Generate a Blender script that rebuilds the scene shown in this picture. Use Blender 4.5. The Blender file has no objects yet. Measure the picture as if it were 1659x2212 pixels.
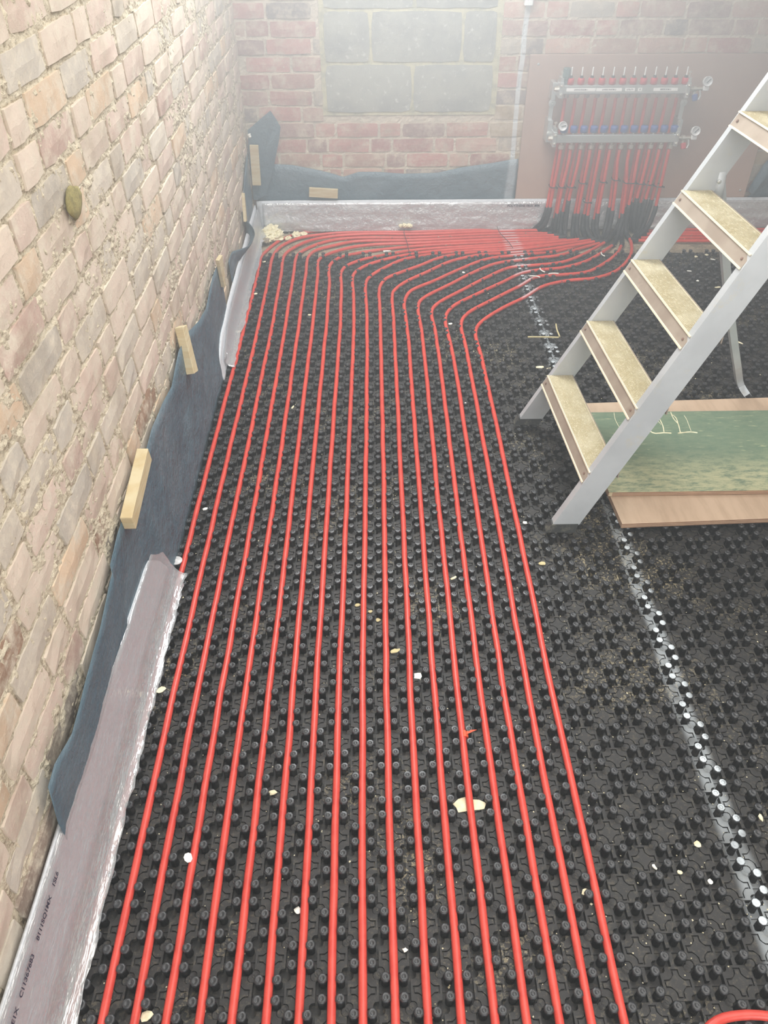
import bpy, bmesh, math, random
import numpy as np
from mathutils import Vector, Matrix, noise
SC = bpy.context.scene
COL = SC.collection
random.seed(7); rng = np.random.default_rng(7)

# ---------------------------------------------------------------- camera
W, H, FPX, CAMH = 1659.0, 2212.0, 1680.0, 1.654
CX, CY = W / 2, H / 2
_d = np.array([(783 - CX) / FPX, -(-346 - CY) / FPX, -1.0]); _d /= np.linalg.norm(_d)
RX = np.array([math.sqrt(1 - _d[0] ** 2), _d[0], 0.0])
_fh = np.array([-_d[0], math.sqrt(1 - _d[0] ** 2), 0.0]); _sp = _d[1] / _fh[1]
UP = _sp * _fh + math.sqrt(1 - _sp * _sp) * np.array([0, 0, 1.0])
BK = np.cross(RX, UP)
CAM = np.array([0, 0, CAMH])
cd = bpy.data.cameras.new('camera'); cam = bpy.data.objects.new('camera', cd); COL.objects.link(cam)
cam.matrix_world = Matrix(((RX[0], UP[0], BK[0], 0), (RX[1], UP[1], BK[1], 0), (RX[2], UP[2], BK[2], CAMH), (0, 0, 0, 1)))
cd.sensor_fit = 'HORIZONTAL'; cd.sensor_width = 36; cd.lens = 36 * FPX / W; cd.clip_start = 0.02
SC.camera = cam

# ---------------------------------------------------------------- world, lights, exposure
SC.view_settings.view_transform = 'Standard'; SC.view_settings.look = 'None'
SC.view_settings.gamma = 1; SC.view_settings.use_curve_mapping = False
SC.view_settings.exposure = 0.0
wd = bpy.data.worlds.new('world'); SC.world = wd; wd.use_nodes = True
wd.node_tree.nodes['Background'].inputs[0].default_value = (0.75, 0.82, 0.9, 1)
wd.node_tree.nodes['Background'].inputs[1].default_value = 0.5
def area(name, loc, sx, sy, power, color, tilt=(0, 0, 0)):
    l = bpy.data.lights.new(name, 'AREA'); l.shape = 'RECTANGLE'; l.size = sx; l.size_y = sy
    l.energy = power; l.color = color
    o = bpy.data.objects.new(name, l); COL.objects.link(o); o.location = loc; o.rotation_euler = tilt
    return o
area('ceiling_work_light', (0.15, 3.25, 2.42), 1.3, 1.0, 108, (0.93, 0.98, 1.0))
area('ceiling_soft_fill', (0.9, 0.9, 2.44), 2.6, 2.6, 62, (1.0, 0.96, 0.92))  # added general fill under the ceiling, stands for no particular lamp
area('left_wall_fill', (0.5, 1.2, 2.44), 1.0, 2.0, 15, (1.0, 0.96, 0.92))  # extra fill added to brighten the left wall
area('front_daylight_fill', (0.7, -2.1, 1.5), 2.4, 1.6, 92, (0.93, 0.97, 1.0), (math.radians(90), 0, 0))  # added front fill for daylight inferred behind the camera; no doorway is built

# ---------------------------------------------------------------- helpers
def ray(x, y): return (x - CX) / FPX * RX - (y - CY) / FPX * UP - BK
def onz(x, y, z=0.): v = ray(x, y); return CAM + v * ((z - CAMH) / v[2])
def onx(x, y, X): v = ray(x, y); return CAM + v * (X / v[0])
def ony(x, y, Y): v = ray(x, y); return CAM + v * (Y / v[1])
def proj(p):
    q = np.asarray(p, float) - CAM; zc = -(q @ BK)
    return CX + FPX * (q @ RX) / zc, CY - FPX * (q @ UP) / zc, zc
def s2l(c):
    return tuple(((v / 255) / 12.92 if v / 255 <= .04045 else ((v / 255 + .055) / 1.055) ** 2.4) for v in c)
def mesh(name, v, f, smooth=False, mats=None, fm=None):
    m = bpy.data.meshes.new(name); m.from_pydata([tuple(map(float, p)) for p in v], [], [tuple(int(i) for i in q) for q in f])
    if smooth: m.polygons.foreach_set('use_smooth', [True] * len(m.polygons))
    for k in (mats or []): m.materials.append(k)
    if fm is not None: m.polygons.foreach_set('material_index', fm)
    m.update(); return m
def link(name, data, parent=None, loc=None, rot=None, **kw):
    o = bpy.data.objects.new(name, data); COL.objects.link(o)
    if parent is not None: o.parent = parent
    if loc is not None: o.location = loc
    if rot is not None: o.rotation_euler = rot
    for k, v in kw.items(): o[k] = v
    return o
def thing(name, label, cat, loc=(0, 0, 0), group=None, data=None, rot=None):
    o = link(name, data, None, loc, rot); o['label'] = label; o['category'] = cat
    if group: o['group'] = group
    return o
class MB:
    def __init__(s): s.v = []; s.f = []
    def add(s, v, f):
        n = len(s.v); s.v += [tuple(map(float, p)) for p in v]; s.f += [tuple(i + n for i in q) for q in f]; return s
    def box(s, a, b, M=None):
        (x0, y0, z0), (x1, y1, z1) = a, b
        v = [Vector(p) for p in ((x0, y0, z0), (x1, y0, z0), (x1, y1, z0), (x0, y1, z0), (x0, y0, z1), (x1, y0, z1), (x1, y1, z1), (x0, y1, z1))]
        if M is not None: v = [M @ p for p in v]
        return s.add(v, [(0, 3, 2, 1), (4, 5, 6, 7), (0, 1, 5, 4), (1, 2, 6, 5), (2, 3, 7, 6), (3, 0, 4, 7)])
    def cbox(s, a, b, c=.002, M=None):
        """box with chamfered edges"""
        bm = bmesh.new(); bmesh.ops.create_cube(bm, size=1)
        a = Vector(a); b = Vector(b)
        for q in bm.verts: q.co = Vector(((a[i] + b[i]) / 2 + q.co[i] * (b[i] - a[i]) for i in range(3)))
        bmesh.ops.bevel(bm, geom=list(bm.edges), offset=c, segments=1, affect='EDGES')
        if M is not None: bmesh.ops.transform(bm, matrix=M, verts=bm.verts)
        bm.verts.index_update()
        s.add([q.co for q in bm.verts], [[q.index for q in f.verts] for f in bm.faces]); bm.free(); return s
    def lathe(s, prof, n=12, M=None, phase=0.0):
        v = []; f = []
        for r, z in prof:
            for k in range(n):
                t = 2 * math.pi * (k + phase) / n; v.append(Vector((r * math.cos(t), r * math.sin(t), z)))
        for i in range(len(prof) - 1):
            for k in range(n):
                a, b = i * n + k, i * n + (k + 1) % n; f.append((a, b, b + n, a + n))
        f.append(tuple(range(n))[::-1]); f.append(tuple(range((len(prof) - 1) * n, len(prof) * n)))
        if M is not None: v = [M @ p for p in v]
        return s.add(v, f)
    def tube(s, pts, r, n=8, cap=True):
        pts = [Vector(p) for p in pts]; N = len(pts); rr = r if hasattr(r, '__len__') else [r] * N
        v = []; f = []; up = Vector((0, 0, 1)); t0 = (pts[1] - pts[0]).normalized()
        nrm = up.cross(t0)
        if nrm.length < .1: nrm = Vector((1, 0, 0)).cross(t0)
        nrm.normalize()
        for i, p in enumerate(pts):
            t = (pts[min(i + 1, N - 1)] - pts[max(i - 1, 0)])
            if t.length < 1e-9: t = t0.copy()
            t.normalize(); nrm = (nrm - t * nrm.dot(t)).normalized(); bn = t.cross(nrm)
            for k in range(n):
                a = 2 * math.pi * k / n; v.append(p + (nrm * math.cos(a) + bn * math.sin(a)) * rr[i])
        for i in range(N - 1):
            for k in range(n):
                a, b = i * n + k, i * n + (k + 1) % n; f.append((a, b, b + n, a + n))
        if cap: f.append(tuple(range(n))[::-1]); f.append(tuple(range((N - 1) * n, N * n)))
        return s.add(v, f)
    def build(s, name, mat, parent=None, smooth=False, loc=None, **kw):
        return link(name, mesh(name, s.v, s.f, smooth, [mat]), parent, loc, **kw)
def axisM(p, d):
    """matrix sending local z to direction d at p"""
    return Matrix.Translation(Vector(p)) @ Vector(d).to_track_quat('Z', 'Y').to_matrix().to_4x4()
def catmull(P, step=.012):
    P = [np.asarray(p, float) for p in P]; out = []
    Q = [2 * P[0] - P[1]] + P + [2 * P[-1] - P[-2]]
    for i in range(1, len(Q) - 2):
        p0, p1, p2, p3 = Q[i - 1:i + 3]; n = max(2, int(np.linalg.norm(p2 - p1) / step))
        d1 = max(1e-4, np.linalg.norm(p1 - p0) ** .5); d2 = max(1e-4, np.linalg.norm(p2 - p1) ** .5); d3 = max(1e-4, np.linalg.norm(p3 - p2) ** .5)
        m1 = (p1 - p0) / d1 - (p2 - p0) / (d1 + d2) + (p2 - p1) / d2; m2 = (p2 - p1) / d2 - (p3 - p1) / (d2 + d3) + (p3 - p2) / d3
        m1 *= d2; m2 *= d2
        for k in range(n):
            t = k / n; out.append((2 * t ** 3 - 3 * t * t + 1) * p1 + (t ** 3 - 2 * t * t + t) * m1 + (-2 * t ** 3 + 3 * t * t) * p2 + (t ** 3 - t * t) * m2)
    out.append(P[-1]); return out

# ---------------------------------------------------------------- materials
def newmat(name):
    m = bpy.data.materials.new(name); m.use_nodes = True; nt = m.node_tree
    b = nt.nodes['Principled BSDF']; return m, nt, b
def nd(nt, t, **kw):
    n = nt.nodes.new(t)
    for k, v in kw.items(): setattr(n, k, v)
    return n
def setin(nt, sock, v):
    if isinstance(v, bpy.types.NodeSocket): nt.links.new(v, sock)
    else: sock.default_value = v
def math_(nt, op, a, b=0., clamp=False):
    n = nd(nt, 'ShaderNodeMath', operation=op, use_clamp=clamp); setin(nt, n.inputs[0], a); setin(nt, n.inputs[1], b); return n.outputs[0]
def mixc(nt, fac, a, b, mode='MIX'):
    n = nd(nt, 'ShaderNodeMix', data_type='RGBA', blend_type=mode)
    setin(nt, n.inputs[0], fac)
    for s, v in ((n.inputs[6], a), (n.inputs[7], b)):
        setin(nt, s, v if isinstance(v, bpy.types.NodeSocket) else (*v[:3], 1))
    return n.outputs[2]
def noise_(nt, scale, detail=3, rough=.6, vec=None, stretch=None):
    n = nd(nt, 'ShaderNodeTexNoise'); n.inputs['Scale'].default_value = scale; n.inputs['Detail'].default_value = detail; n.inputs['Roughness'].default_value = rough
    g = vec or nd(nt, 'ShaderNodeNewGeometry').outputs['Position']
    if stretch:
        mp = nd(nt, 'ShaderNodeMapping'); mp.inputs['Scale'].default_value = stretch; nt.links.new(g, mp.inputs[0]); g = mp.outputs[0]
    nt.links.new(g, n.inputs['Vector']); return n.outputs['Fac']
def ramp(nt, v, lo, hi):
    n = nd(nt, 'ShaderNodeMapRange', interpolation_type='SMOOTHSTEP'); setin(nt, n.inputs[0], v)
    n.inputs[1].default_value = lo; n.inputs[2].default_value = hi; return n.outputs[0]
def bump(nt, b, h, strength=.3, dist=.002):
    n = nd(nt, 'ShaderNodeBump'); n.inputs['Strength'].default_value = strength; n.inputs['Distance'].default_value = dist
    nt.links.new(h, n.inputs['Height']); nt.links.new(n.outputs[0], b.inputs['Normal'])
def streak_mask(nt, half=.014, soft=.012, need_up=True):
    """irregular white line that runs along X = 0.775 over floor and wall"""
    g = nd(nt, 'ShaderNodeNewGeometry'); s = nd(nt, 'ShaderNodeSeparateXYZ'); nt.links.new(g.outputs['Position'], s.inputs[0])
    wob = noise_(nt, 2.2, 2); wob = math_(nt, 'MULTIPLY', math_(nt, 'SUBTRACT', wob, .5), .05)
    d = math_(nt, 'ABSOLUTE', math_(nt, 'SUBTRACT', math_(nt, 'SUBTRACT', s.outputs[0], .776), wob))
    m = ramp(nt, d, half + soft, half)
    if need_up:
        ns = nd(nt, 'ShaderNodeSeparateXYZ'); nt.links.new(g.outputs['Normal'], ns.inputs[0])
        m = math_(nt, 'MULTIPLY', m, ramp(nt, ns.outputs[2], .5, .85))
    return m, s
def simple(name, c, rough=.5, metal=0., var=None, bmp=None, spec=.5, stretch=None, dust=None, streak=None):
    """c, var colour in sRGB; var=(scale, lo, hi, colour2); dust=(scale, lo, hi, colour)"""
    m, nt, b = newmat(name); col = s2l(c); out = None
    if var: out = mixc(nt, ramp(nt, noise_(nt, var[0], 4, stretch=stretch), var[1], var[2]), col, s2l(var[3]))
    if dust: out = mixc(nt, ramp(nt, noise_(nt, dust[0], 5, .7), dust[1], dust[2]), out if out else col, s2l(dust[3]))
    if streak:
        pm, s = streak_mask(nt, *streak[:2], need_up=streak[2]); pm = math_(nt, 'MULTIPLY', pm, streak[3])
        out = mixc(nt, pm, out if out else col, s2l((208, 216, 220)))
    setin(nt, b.inputs['Base Color'], out if out else (*col, 1))
    b.inputs['Roughness'].default_value = rough; b.inputs['Metallic'].default_value = metal
    b.inputs['Specular IOR Level'].default_value = spec
    if bmp: bump(nt, b, noise_(nt, bmp[0], 5, .65, stretch=stretch), bmp[1], bmp[2])
    return m

def brick_mat(name, mortar, use_attr, smear, streak=False):
    m, nt, b = newmat(name)
    if use_attr: c = nd(nt, 'ShaderNodeVertexColor', layer_name='Col').outputs[0]
    else: c = nd(nt, 'ShaderNodeObjectInfo').outputs['Color']
    n1 = noise_(nt, 14, 5, .7); n2 = noise_(nt, 60, 4, .7); n3 = noise_(nt, 5, 3)
    o = mixc(nt, ramp(nt, n1, .42, .72), c, s2l(mortar))
    o = mixc(nt, math_(nt, 'MULTIPLY', ramp(nt, n2, .5, .75), smear), o, s2l(mortar))
    dark = mixc(nt, 1.0, o, (.66, .62, .58), 'MULTIPLY')
    o = mixc(nt, math_(nt, 'MULTIPLY', ramp(nt, n3, .48, .72), .6), o, dark)
    o = mixc(nt, math_(nt, 'MULTIPLY', ramp(nt, noise_(nt, 38, 6, .8, stretch=(1, 1, .5)), .55, .7), .45), o, dark)
    if streak:
        pm, s = streak_mask(nt, .009, .006, False); pm = math_(nt, 'MULTIPLY', pm, .85); o = mixc(nt, pm, o, s2l((215, 220, 220)))
    nt.links.new(o, b.inputs['Base Color']); b.inputs['Roughness'].default_value = .95; b.inputs['Specular IOR Level'].default_value = .15
    bump(nt, b, noise_(nt, 70, 8, .8), .7, .005)
    return m
M = {}
M['brick_l'] = brick_mat('pale_brick', (216, 206, 188), False, .6)
M['brick_ls'] = brick_mat('pale_brick_joined', (216, 206, 188), True, .6)
M['brick_b'] = brick_mat('red_brick', (204, 190, 170), False, .5, True)
M['brick_bs'] = brick_mat('red_brick_joined', (204, 190, 170), True, .5, True)
M['mortar_l'] = simple('lime_mortar', (214, 203, 180), .97, var=(9, .4, .7, (202, 191, 170)), dust=(60, .5, .72, (150, 136, 114)), bmp=(110, 1.0, .009), spec=.1)
M['mortar_b'] = simple('grey_mortar', (204, 192, 172), .97, var=(9, .4, .7, (188, 178, 160)), bmp=(120, .8, .005), spec=.1, streak=(.009, .006, False, .85))
M['block'] = simple('concrete_block', (164, 164, 154), .97, var=(7, .4, .65, (148, 148, 142)), dust=(30, .56, .72, (206, 206, 198)), bmp=(140, .8, .003), spec=.1)
M['joint_green'] = simple('block_mortar', (196, 190, 158), .97, var=(20, .4, .7, (160, 158, 136)), bmp=(100, .8, .004), spec=.1)
M['screed'] = simple('dusty_screed', (158, 146, 126), .95, var=(12, .4, .65, (128, 118, 102)), dust=(70, .5, .7, (190, 178, 152)), bmp=(60, .6, .004), spec=.2)
M['plain_wall'] = simple('plain_plaster', (190, 184, 172), .95, bmp=(30, .2, .002))
def plastic(name, pstr, lift=0):
    m, nt, b = newmat(name)
    o = mixc(nt, ramp(nt, noise_(nt, 25, 4, .7), .35, .7), s2l((21, 21, 22)), s2l((33, 32, 31)))
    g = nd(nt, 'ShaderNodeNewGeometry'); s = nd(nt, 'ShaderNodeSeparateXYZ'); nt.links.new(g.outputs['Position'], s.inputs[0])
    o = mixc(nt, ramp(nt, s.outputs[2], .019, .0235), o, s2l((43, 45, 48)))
    patch = ramp(nt, noise_(nt, 1.9, 2), .5, .66)                      # patches of yellow-grey site dust lying low in the moulding
    low = ramp(nt, s.outputs[2], .012, .005)
    fine = ramp(nt, noise_(nt, 130, 3, .7), .52, .63)
    k = math_(nt, 'MULTIPLY', math_(nt, 'MULTIPLY', math_(nt, 'ADD', math_(nt, 'MULTIPLY', patch, .85), .12), low), fine)
    o = mixc(nt, k, o, s2l((146, 136, 108)))
    pm, s2 = streak_mask(nt, .012, .02, True)
    hi = ramp(nt, s.outputs[2], .008, .02)
    pm = math_(nt, 'MULTIPLY', pm, math_(nt, 'ADD', math_(nt, 'MULTIPLY', hi, pstr - .38), .38)); pm = math_(nt, 'MULTIPLY', pm, ramp(nt, noise_(nt, 6, 3), .2, .5))
    o = mixc(nt, pm, o, s2l((200, 210, 216)))
    rg = nd(nt, 'ShaderNodeMapRange'); nt.links.new(s.outputs[2], rg.inputs[0]); rg.inputs[1].default_value = .010; rg.inputs[2].default_value = .018; rg.inputs[3].default_value = .62; rg.inputs[4].default_value = .33
    nt.links.new(o, b.inputs['Base Color']); nt.links.new(rg.outputs[0], b.inputs['Roughness']); b.inputs['Specular IOR Level'].default_value = .6
    bump(nt, b, noise_(nt, 220, 3, .6), .25, .001)
    return m
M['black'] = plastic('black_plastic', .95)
M['pipe'] = simple('red_pipe', (206, 72, 60), .36, var=(30, .35, .75, (192, 58, 48)), bmp=(150, .12, .001), spec=.55, streak=(.03, .03, True, .45))
M['sleeve'] = simple('black_sleeve', (30, 32, 35), .6)
M['tie'] = simple('black_tie', (28, 28, 30), .5)
M['orange'] = simple('orange_tape', (226, 84, 48), .6)
M['membrane'] = simple('blue_membrane', (74, 96, 108), .42, var=(5, .35, .7, (90, 108, 118)), bmp=(11, .6, .03), dust=(3.0, .6, .85, (118, 124, 130)), streak=(.012, .02, False, .35))
M['foam'] = simple('grey_edge_foam', (192, 196, 200), .6, var=(80, .35, .65, (206, 210, 214)), bmp=(200, .4, .001), streak=(.012, .01, False, .5))
M['wood'] = simple('pale_batten', (200, 188, 154), .8, var=(12, .35, .7, (188, 168, 126)), stretch=(1, 1, 8), bmp=(60, .3, .001))
M['ply'] = simple('bare_plywood', (192, 168, 144), .8, var=(6, .35, .7, (178, 154, 130)), stretch=(6, 1, 1), bmp=(60, .2, .001), dust=(2.2, .5, .8, (200, 180, 156)))
M['ply_edge'] = simple('plywood_edge', (128, 96, 74), .85, var=(60, .35, .7, (160, 126, 98)), stretch=(.3, .3, 6))
M['mdf'] = simple('brown_backing_board', (176, 148, 132), .85, var=(3, .35, .7, (168, 140, 126)), bmp=(200, .15, .001))
M['zinc'] = simple('bright_steel', (206, 211, 211), .32, .7)
M['brass'] = simple('nickel_fitting', (226, 226, 216), .3, .8)
M['glass'] = simple('clear_tube', (235, 240, 238), .1)
M['redcap'] = simple('red_cap', (190, 48, 60), .45)
M['bluecap'] = simple('blue_cap', (58, 84, 150), .45)
M['greencap'] = simple('grey_green_cap', (92, 110, 108), .5)
M['dial'] = simple('white_dial', (228, 232, 232), .35)
M['ink'] = simple('dark_ink', (50, 48, 64), .7)
M['inkpale'] = simple('purple_ink', (92, 84, 120), .7)
M['paper'] = simple('white_label', (248, 250, 248), .6)
M['rubber'] = simple('black_rubber', (48, 50, 50), .75, dust=(30, .5, .7, (110, 108, 96)))
M['alu'] = simple('ladder_aluminium', (196, 202, 206), .5, .35, var=(6, .35, .7, (184, 190, 194)), dust=(18, .55, .8, (196, 194, 180)), bmp=(90, .12, .001))
M['tread'] = simple('dusty_tread', (196, 188, 162), .6, .2, var=(9, .3, .62, (174, 162, 128)), dust=(140, .5, .7, (216, 210, 188)), bmp=(160, .4, .001))
M['riser'] = simple('dusty_riser', (164, 152, 138), .6, .3, var=(9, .35, .65, (150, 136, 122)))
M['lip'] = simple('worn_lip', (232, 224, 198), .45, .3)
M['foamscrap'] = simple('dried_foam', (236, 229, 198), .9, var=(50, .4, .7, (216, 206, 170)), bmp=(120, .6, .003))
M['scrapwhite'] = simple('white_scrap', (236, 236, 228), .7)
M['husk'] = simple('dry_husk', (196, 184, 140), .85)
# green painted sheet
def green():
    m, nt, b = newmat('worn_green_face')
    g = s2l((102, 124, 104)); o = mixc(nt, ramp(nt, noise_(nt, 5, 4), .35, .7), g, s2l((98, 120, 102)))
    gp = nd(nt, 'ShaderNodeNewGeometry'); s = nd(nt, 'ShaderNodeSeparateXYZ'); nt.links.new(gp.outputs['Position'], s.inputs[0])
    wear = ramp(nt, noise_(nt, 34, 8, .8, stretch=(.5, 1.4, 1)), .34, .60)
    near = math_(nt, 'ADD', math_(nt, 'MULTIPLY', ramp(nt, s.outputs[1], 2.16, 1.98), .85), .14)
    o = mixc(nt, math_(nt, 'MULTIPLY', wear, near), o, s2l((176, 176, 142)))
    o = mixc(nt, math_(nt, 'MULTIPLY', ramp(nt, noise_(nt, 60, 3, .7, stretch=(.25, 1.5, 1)), .6, .7), .55), o, s2l((186, 186, 148)))
    nt.links.new(o, b.inputs['Base Color']); b.inputs['Roughness'].default_value = .7; b.inputs['Specular IOR Level'].default_value = .3
    bump(nt, b, noise_(nt, 60, 4, .7), .2, .001); return m
M['green'] = green()
def film():
    m = bpy.data.materials.new('clear_polythene'); m.use_nodes = True; nt = m.node_tree; nt.nodes.clear()
    out = nd(nt, 'ShaderNodeOutputMaterial'); tr = nd(nt, 'ShaderNodeBsdfTransparent'); gl = nd(nt, 'ShaderNodeBsdfGlossy'); df = nd(nt, 'ShaderNodeBsdfDiffuse')
    gl.inputs['Roughness'].default_value = .13; df.inputs[0].default_value = (*s2l((222, 226, 230)), 1); gl.inputs[0].default_value = (.95, .95, .95, 1)
    n = noise_(nt, 26, 4, .65, stretch=(1, .22, 1)); bp = nd(nt, 'ShaderNodeBump'); bp.inputs['Strength'].default_value = .9; bp.inputs['Distance'].default_value = .012
    nt.links.new(n, bp.inputs['Height']); nt.links.new(bp.outputs[0], gl.inputs['Normal'])
    a = nd(nt, 'ShaderNodeMixShader'); a.inputs[0].default_value = .25; nt.links.new(tr.outputs[0], a.inputs[1]); nt.links.new(df.outputs[0], a.inputs[2])
    bmx = nd(nt, 'ShaderNodeMixShader'); bmx.inputs[0].default_value = .26; nt.links.new(a.outputs[0], bmx.inputs[1]); nt.links.new(gl.outputs[0], bmx.inputs[2])
    nt.links.new(bmx.outputs[0], out.inputs[0]); return m
M['film'] = film()

# ---------------------------------------------------------------- the setting
WX, WY = -.632, 4.366            # brick face planes of the left and the back wall
PIT = .06; OX, OY = .525, .70    # moulding grid of the floor panels
def struct(name, v, f, mat, parent=None, **kw):
    o = link(name, mesh(name, v, f, False, [mat]), parent, **kw)
    if parent is None: o['kind'] = 'structure'
    return o
b_ = MB().box((-.95, -2.3, -.07), (3.4, 4.6, -.0116)); struct('floor', b_.v, b_.f, M['screed'])
b_ = MB().box((-.95, -2.3, 2.5), (3.4, 4.6, 2.6)); struct('ceiling', b_.v, b_.f, M['plain_wall'])
b_ = MB().box((3.3, -2.2, 0), (3.4, 4.6, 2.5)); struct('wall_right', b_.v, b_.f, M['plain_wall'])
b_ = MB().box((-.95, -2.3, 0), (3.4, -2.2, 2.5)); struct('wall_front', b_.v, b_.f, M['plain_wall'])

def mortar_grid(a0, a1, b1, na, nb, amp, off, seed, fn, hole=None):
    v = []; f = []
    A = np.linspace(a0, a1, na); B = np.linspace(0, b1, nb)
    for j, b in enumerate(B):
        for i, a in enumerate(A):
            n1 = noise.noise((a * 22, b * 26, seed)); n2 = noise.noise((a * 75, b * 75, seed + 5)); n3 = noise.noise((a * 4, b * 4, seed + 9))
            d = off + amp * (n1 * .8 + n2 * .9 + n3 * .5)
            v.append(fn(a, b, d))
    for j in range(nb - 1):
        for i in range(na - 1):
            ca, cb = (A[i] + A[i + 1]) / 2, (B[j] + B[j + 1]) / 2
            if hole and hole[0] < ca < hole[1] and hole[2] < cb < hole[3]: continue
            f.append((j * na + i, j * na + i + 1, (j + 1) * na + i + 1, (j + 1) * na + i))
    return v, f
def brick_variant(L, h, ns, seed, rough):
    """a brick as (along, up, depth): rounded uneven outline, pillowed uneven face; ~40 triangles"""
    r = random.Random(seed); nx = ns; nz = 2
    v = []; f = []
    for j in range(nz + 1):
        for i in range(nx + 1):
            u, w = i / nx, j / nz
            a = (u - .5) * L; b = (w - .5) * h
            edge = (i in (0, nx)) or (j in (0, nz)); corner = (i in (0, nx)) and (j in (0, nz))
            a += r.uniform(-1, 1) * rough * (.5 if edge else 1); b += r.uniform(-1, 1) * rough * .6
            if corner: a *= 1 - .035 * r.uniform(.4, 1.6); b *= 1 - .08 * r.uniform(.2, 1.4)
            d = r.uniform(-1, 1) * rough * .35 - (.0022 if edge else 0)
            v.append((a, b, d))
    W_ = nx + 1; nf = len(v)
    for j in range(nz):
        for i in range(nx): f.append((j * W_ + i, j * W_ + i + 1, (j + 1) * W_ + i + 1, (j + 1) * W_ + i))
    ring = [i for i in range(W_)] + [j * W_ + nx for j in range(1, nz + 1)] + [nz * W_ + i for i in range(nx - 1, -1, -1)] + [j * W_ for j in range(nz - 1, 0, -1)]
    back = []
    for q in ring:
        a, b, d = v[q]; back.append(len(v)); v.append((a * 1.01, b * 1.01, -.03))
    for k in range(len(ring)):
        k2 = (k + 1) % len(ring); f.append((ring[k], back[k], back[k2], ring[k2]))
    return v, f
def lay_bricks(wall, fn, rect, zs, pal, mat, mat_s, seed, skip=None, rough=.004, nind=300, mj=.011, depth=(.0, .007), vis=None):
    r = random.Random(seed); bricks = []
    for ci, z in enumerate(zs):
        a = rect[0] - r.uniform(0, .2)
        k = ci % 2
        while a < rect[1]:
            L = .215 if (k % 2 == 0 or r.random() < .35) else .102
            L += r.uniform(-.006, .006)
            a0, a1 = max(a, rect[0]), min(a + L, rect[1])
            if skip:
                s0, s1, t0, t1 = skip
                if t0 < z + .03 and z - .03 < t1:
                    if a0 < s0 < a1: a1 = s0 - .006
                    elif a0 < s1 < a1: a0 = s1 + .006
                    elif s0 <= a0 and a1 <= s1: a1 = a0
            if a1 - a0 > .035: bricks.append(((a0 + a1) / 2, z + r.uniform(-.002, .002), a1 - a0, r))
            a += L + mj; k += 1
    var = {}
    for kind, L, ns in (('s', .215, 4), ('h', .102, 2)):
        for q in range(10): var[kind, q] = brick_variant(L, .064, ns, seed * 100 + q + (50 if kind == 'h' else 0), rough)
    dat = []
    for a, z, L, _ in bricks:
        kind = 's' if L > .15 else 'h'; q = r.randrange(10); base = .215 if kind == 's' else .102
        d = r.uniform(*depth); c = pal(a, z, r)
        p = fn(a, z, 0); x, y, zc = proj(p); inside = -60 < x < W + 60 and -60 < y < H + 60 and zc > 0 and (vis is None or vis(a, z))
        dat.append([(0 if inside else 1, zc), a, z, L / base, kind, q, d, c, r.uniform(-.012, .012)])
    dat.sort(key=lambda t: t[0])
    o0 = np.array(fn(0, 0, 0)); ea = np.array(fn(1, 0, 0)) - o0; eb = np.array(fn(0, 1, 0)) - o0; ed = np.array(fn(0, 0, 1)) - o0
    B = Matrix((Vector(ea), Vector(eb), Vector(ed))).transposed().to_4x4()
    ms = {k: mesh('brick', v, f, False, [mat]) for k, (v, f) in var.items()}
    sv, sf, scol = [], [], []
    for i, (key, a, z, sc, kind, q, d, c, rot) in enumerate(dat):
        T = Matrix.Translation(Vector(fn(a, z, d))) @ B @ Matrix.Rotation(rot, 4, 'Z') @ Matrix.Diagonal((sc, 1, 1, 1))
        if i < nind and key[0] == 0:
            o = link('brick', ms[kind, q], wall); o.matrix_local = T; o.color = (*c, 1)
        else:
            v, f = var[kind, q]; n = len(sv)
            sv += [tuple(T @ Vector(p)) for p in v]; sf += [tuple(j + n for j in t) for t in f]; scol += [c] * len(v)
    m = mesh('brickwork', sv, sf, False, [mat_s]); at = m.color_attributes.new('Col', 'FLOAT_COLOR', 'POINT')
    at.data.foreach_set('color', np.array([(*c, 1) for c in scol], 'f').ravel())
    link('brickwork', m, wall, kind='stuff')

# left wall: coordinates (along Y, up Z, out of the wall +X)
fl = lambda a, b, d: (WX - .004 + d + (.0 if a < 3.9 else (a - 3.9) * .03), a, b)
v, f = mortar_grid(-2.2, 4.40, 2.5, 800, 330, .0062, -.0030, 3.1, fl)
f = [q[::-1] for q in f]
wl = struct('wall_left', v, f, M['mortar_l'])
def pal_l(a, z, r):
    t = r.random(); low = max(0, 1 - z / .9)
    if t < .36: c = (214, 198, 182)
    elif t < .60: c = (210, 190, 176)
    elif t < .78: c = (202, 192, 178)
    elif t < .86: c = (214, 190, 164)
    elif t < .96: c = (194, 186, 174)
    else: c = (192, 168, 156)
    if low > .3 and a < 2.4 and r.random() < .22 * low + .04: c = r.choice(((146, 130, 118), (138, 128, 118), (160, 132, 112)))
    k = r.uniform(.96, 1.03); return s2l(tuple(min(238, q * k) for q in c))
lay_bricks(wl, fl, (-2.15, 4.35), [.04 + .0765 * i for i in range(32)], pal_l, M['brick_l'], M['brick_ls'], 11, rough=.0038, depth=(-.001, .0045), mj=.015)
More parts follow.
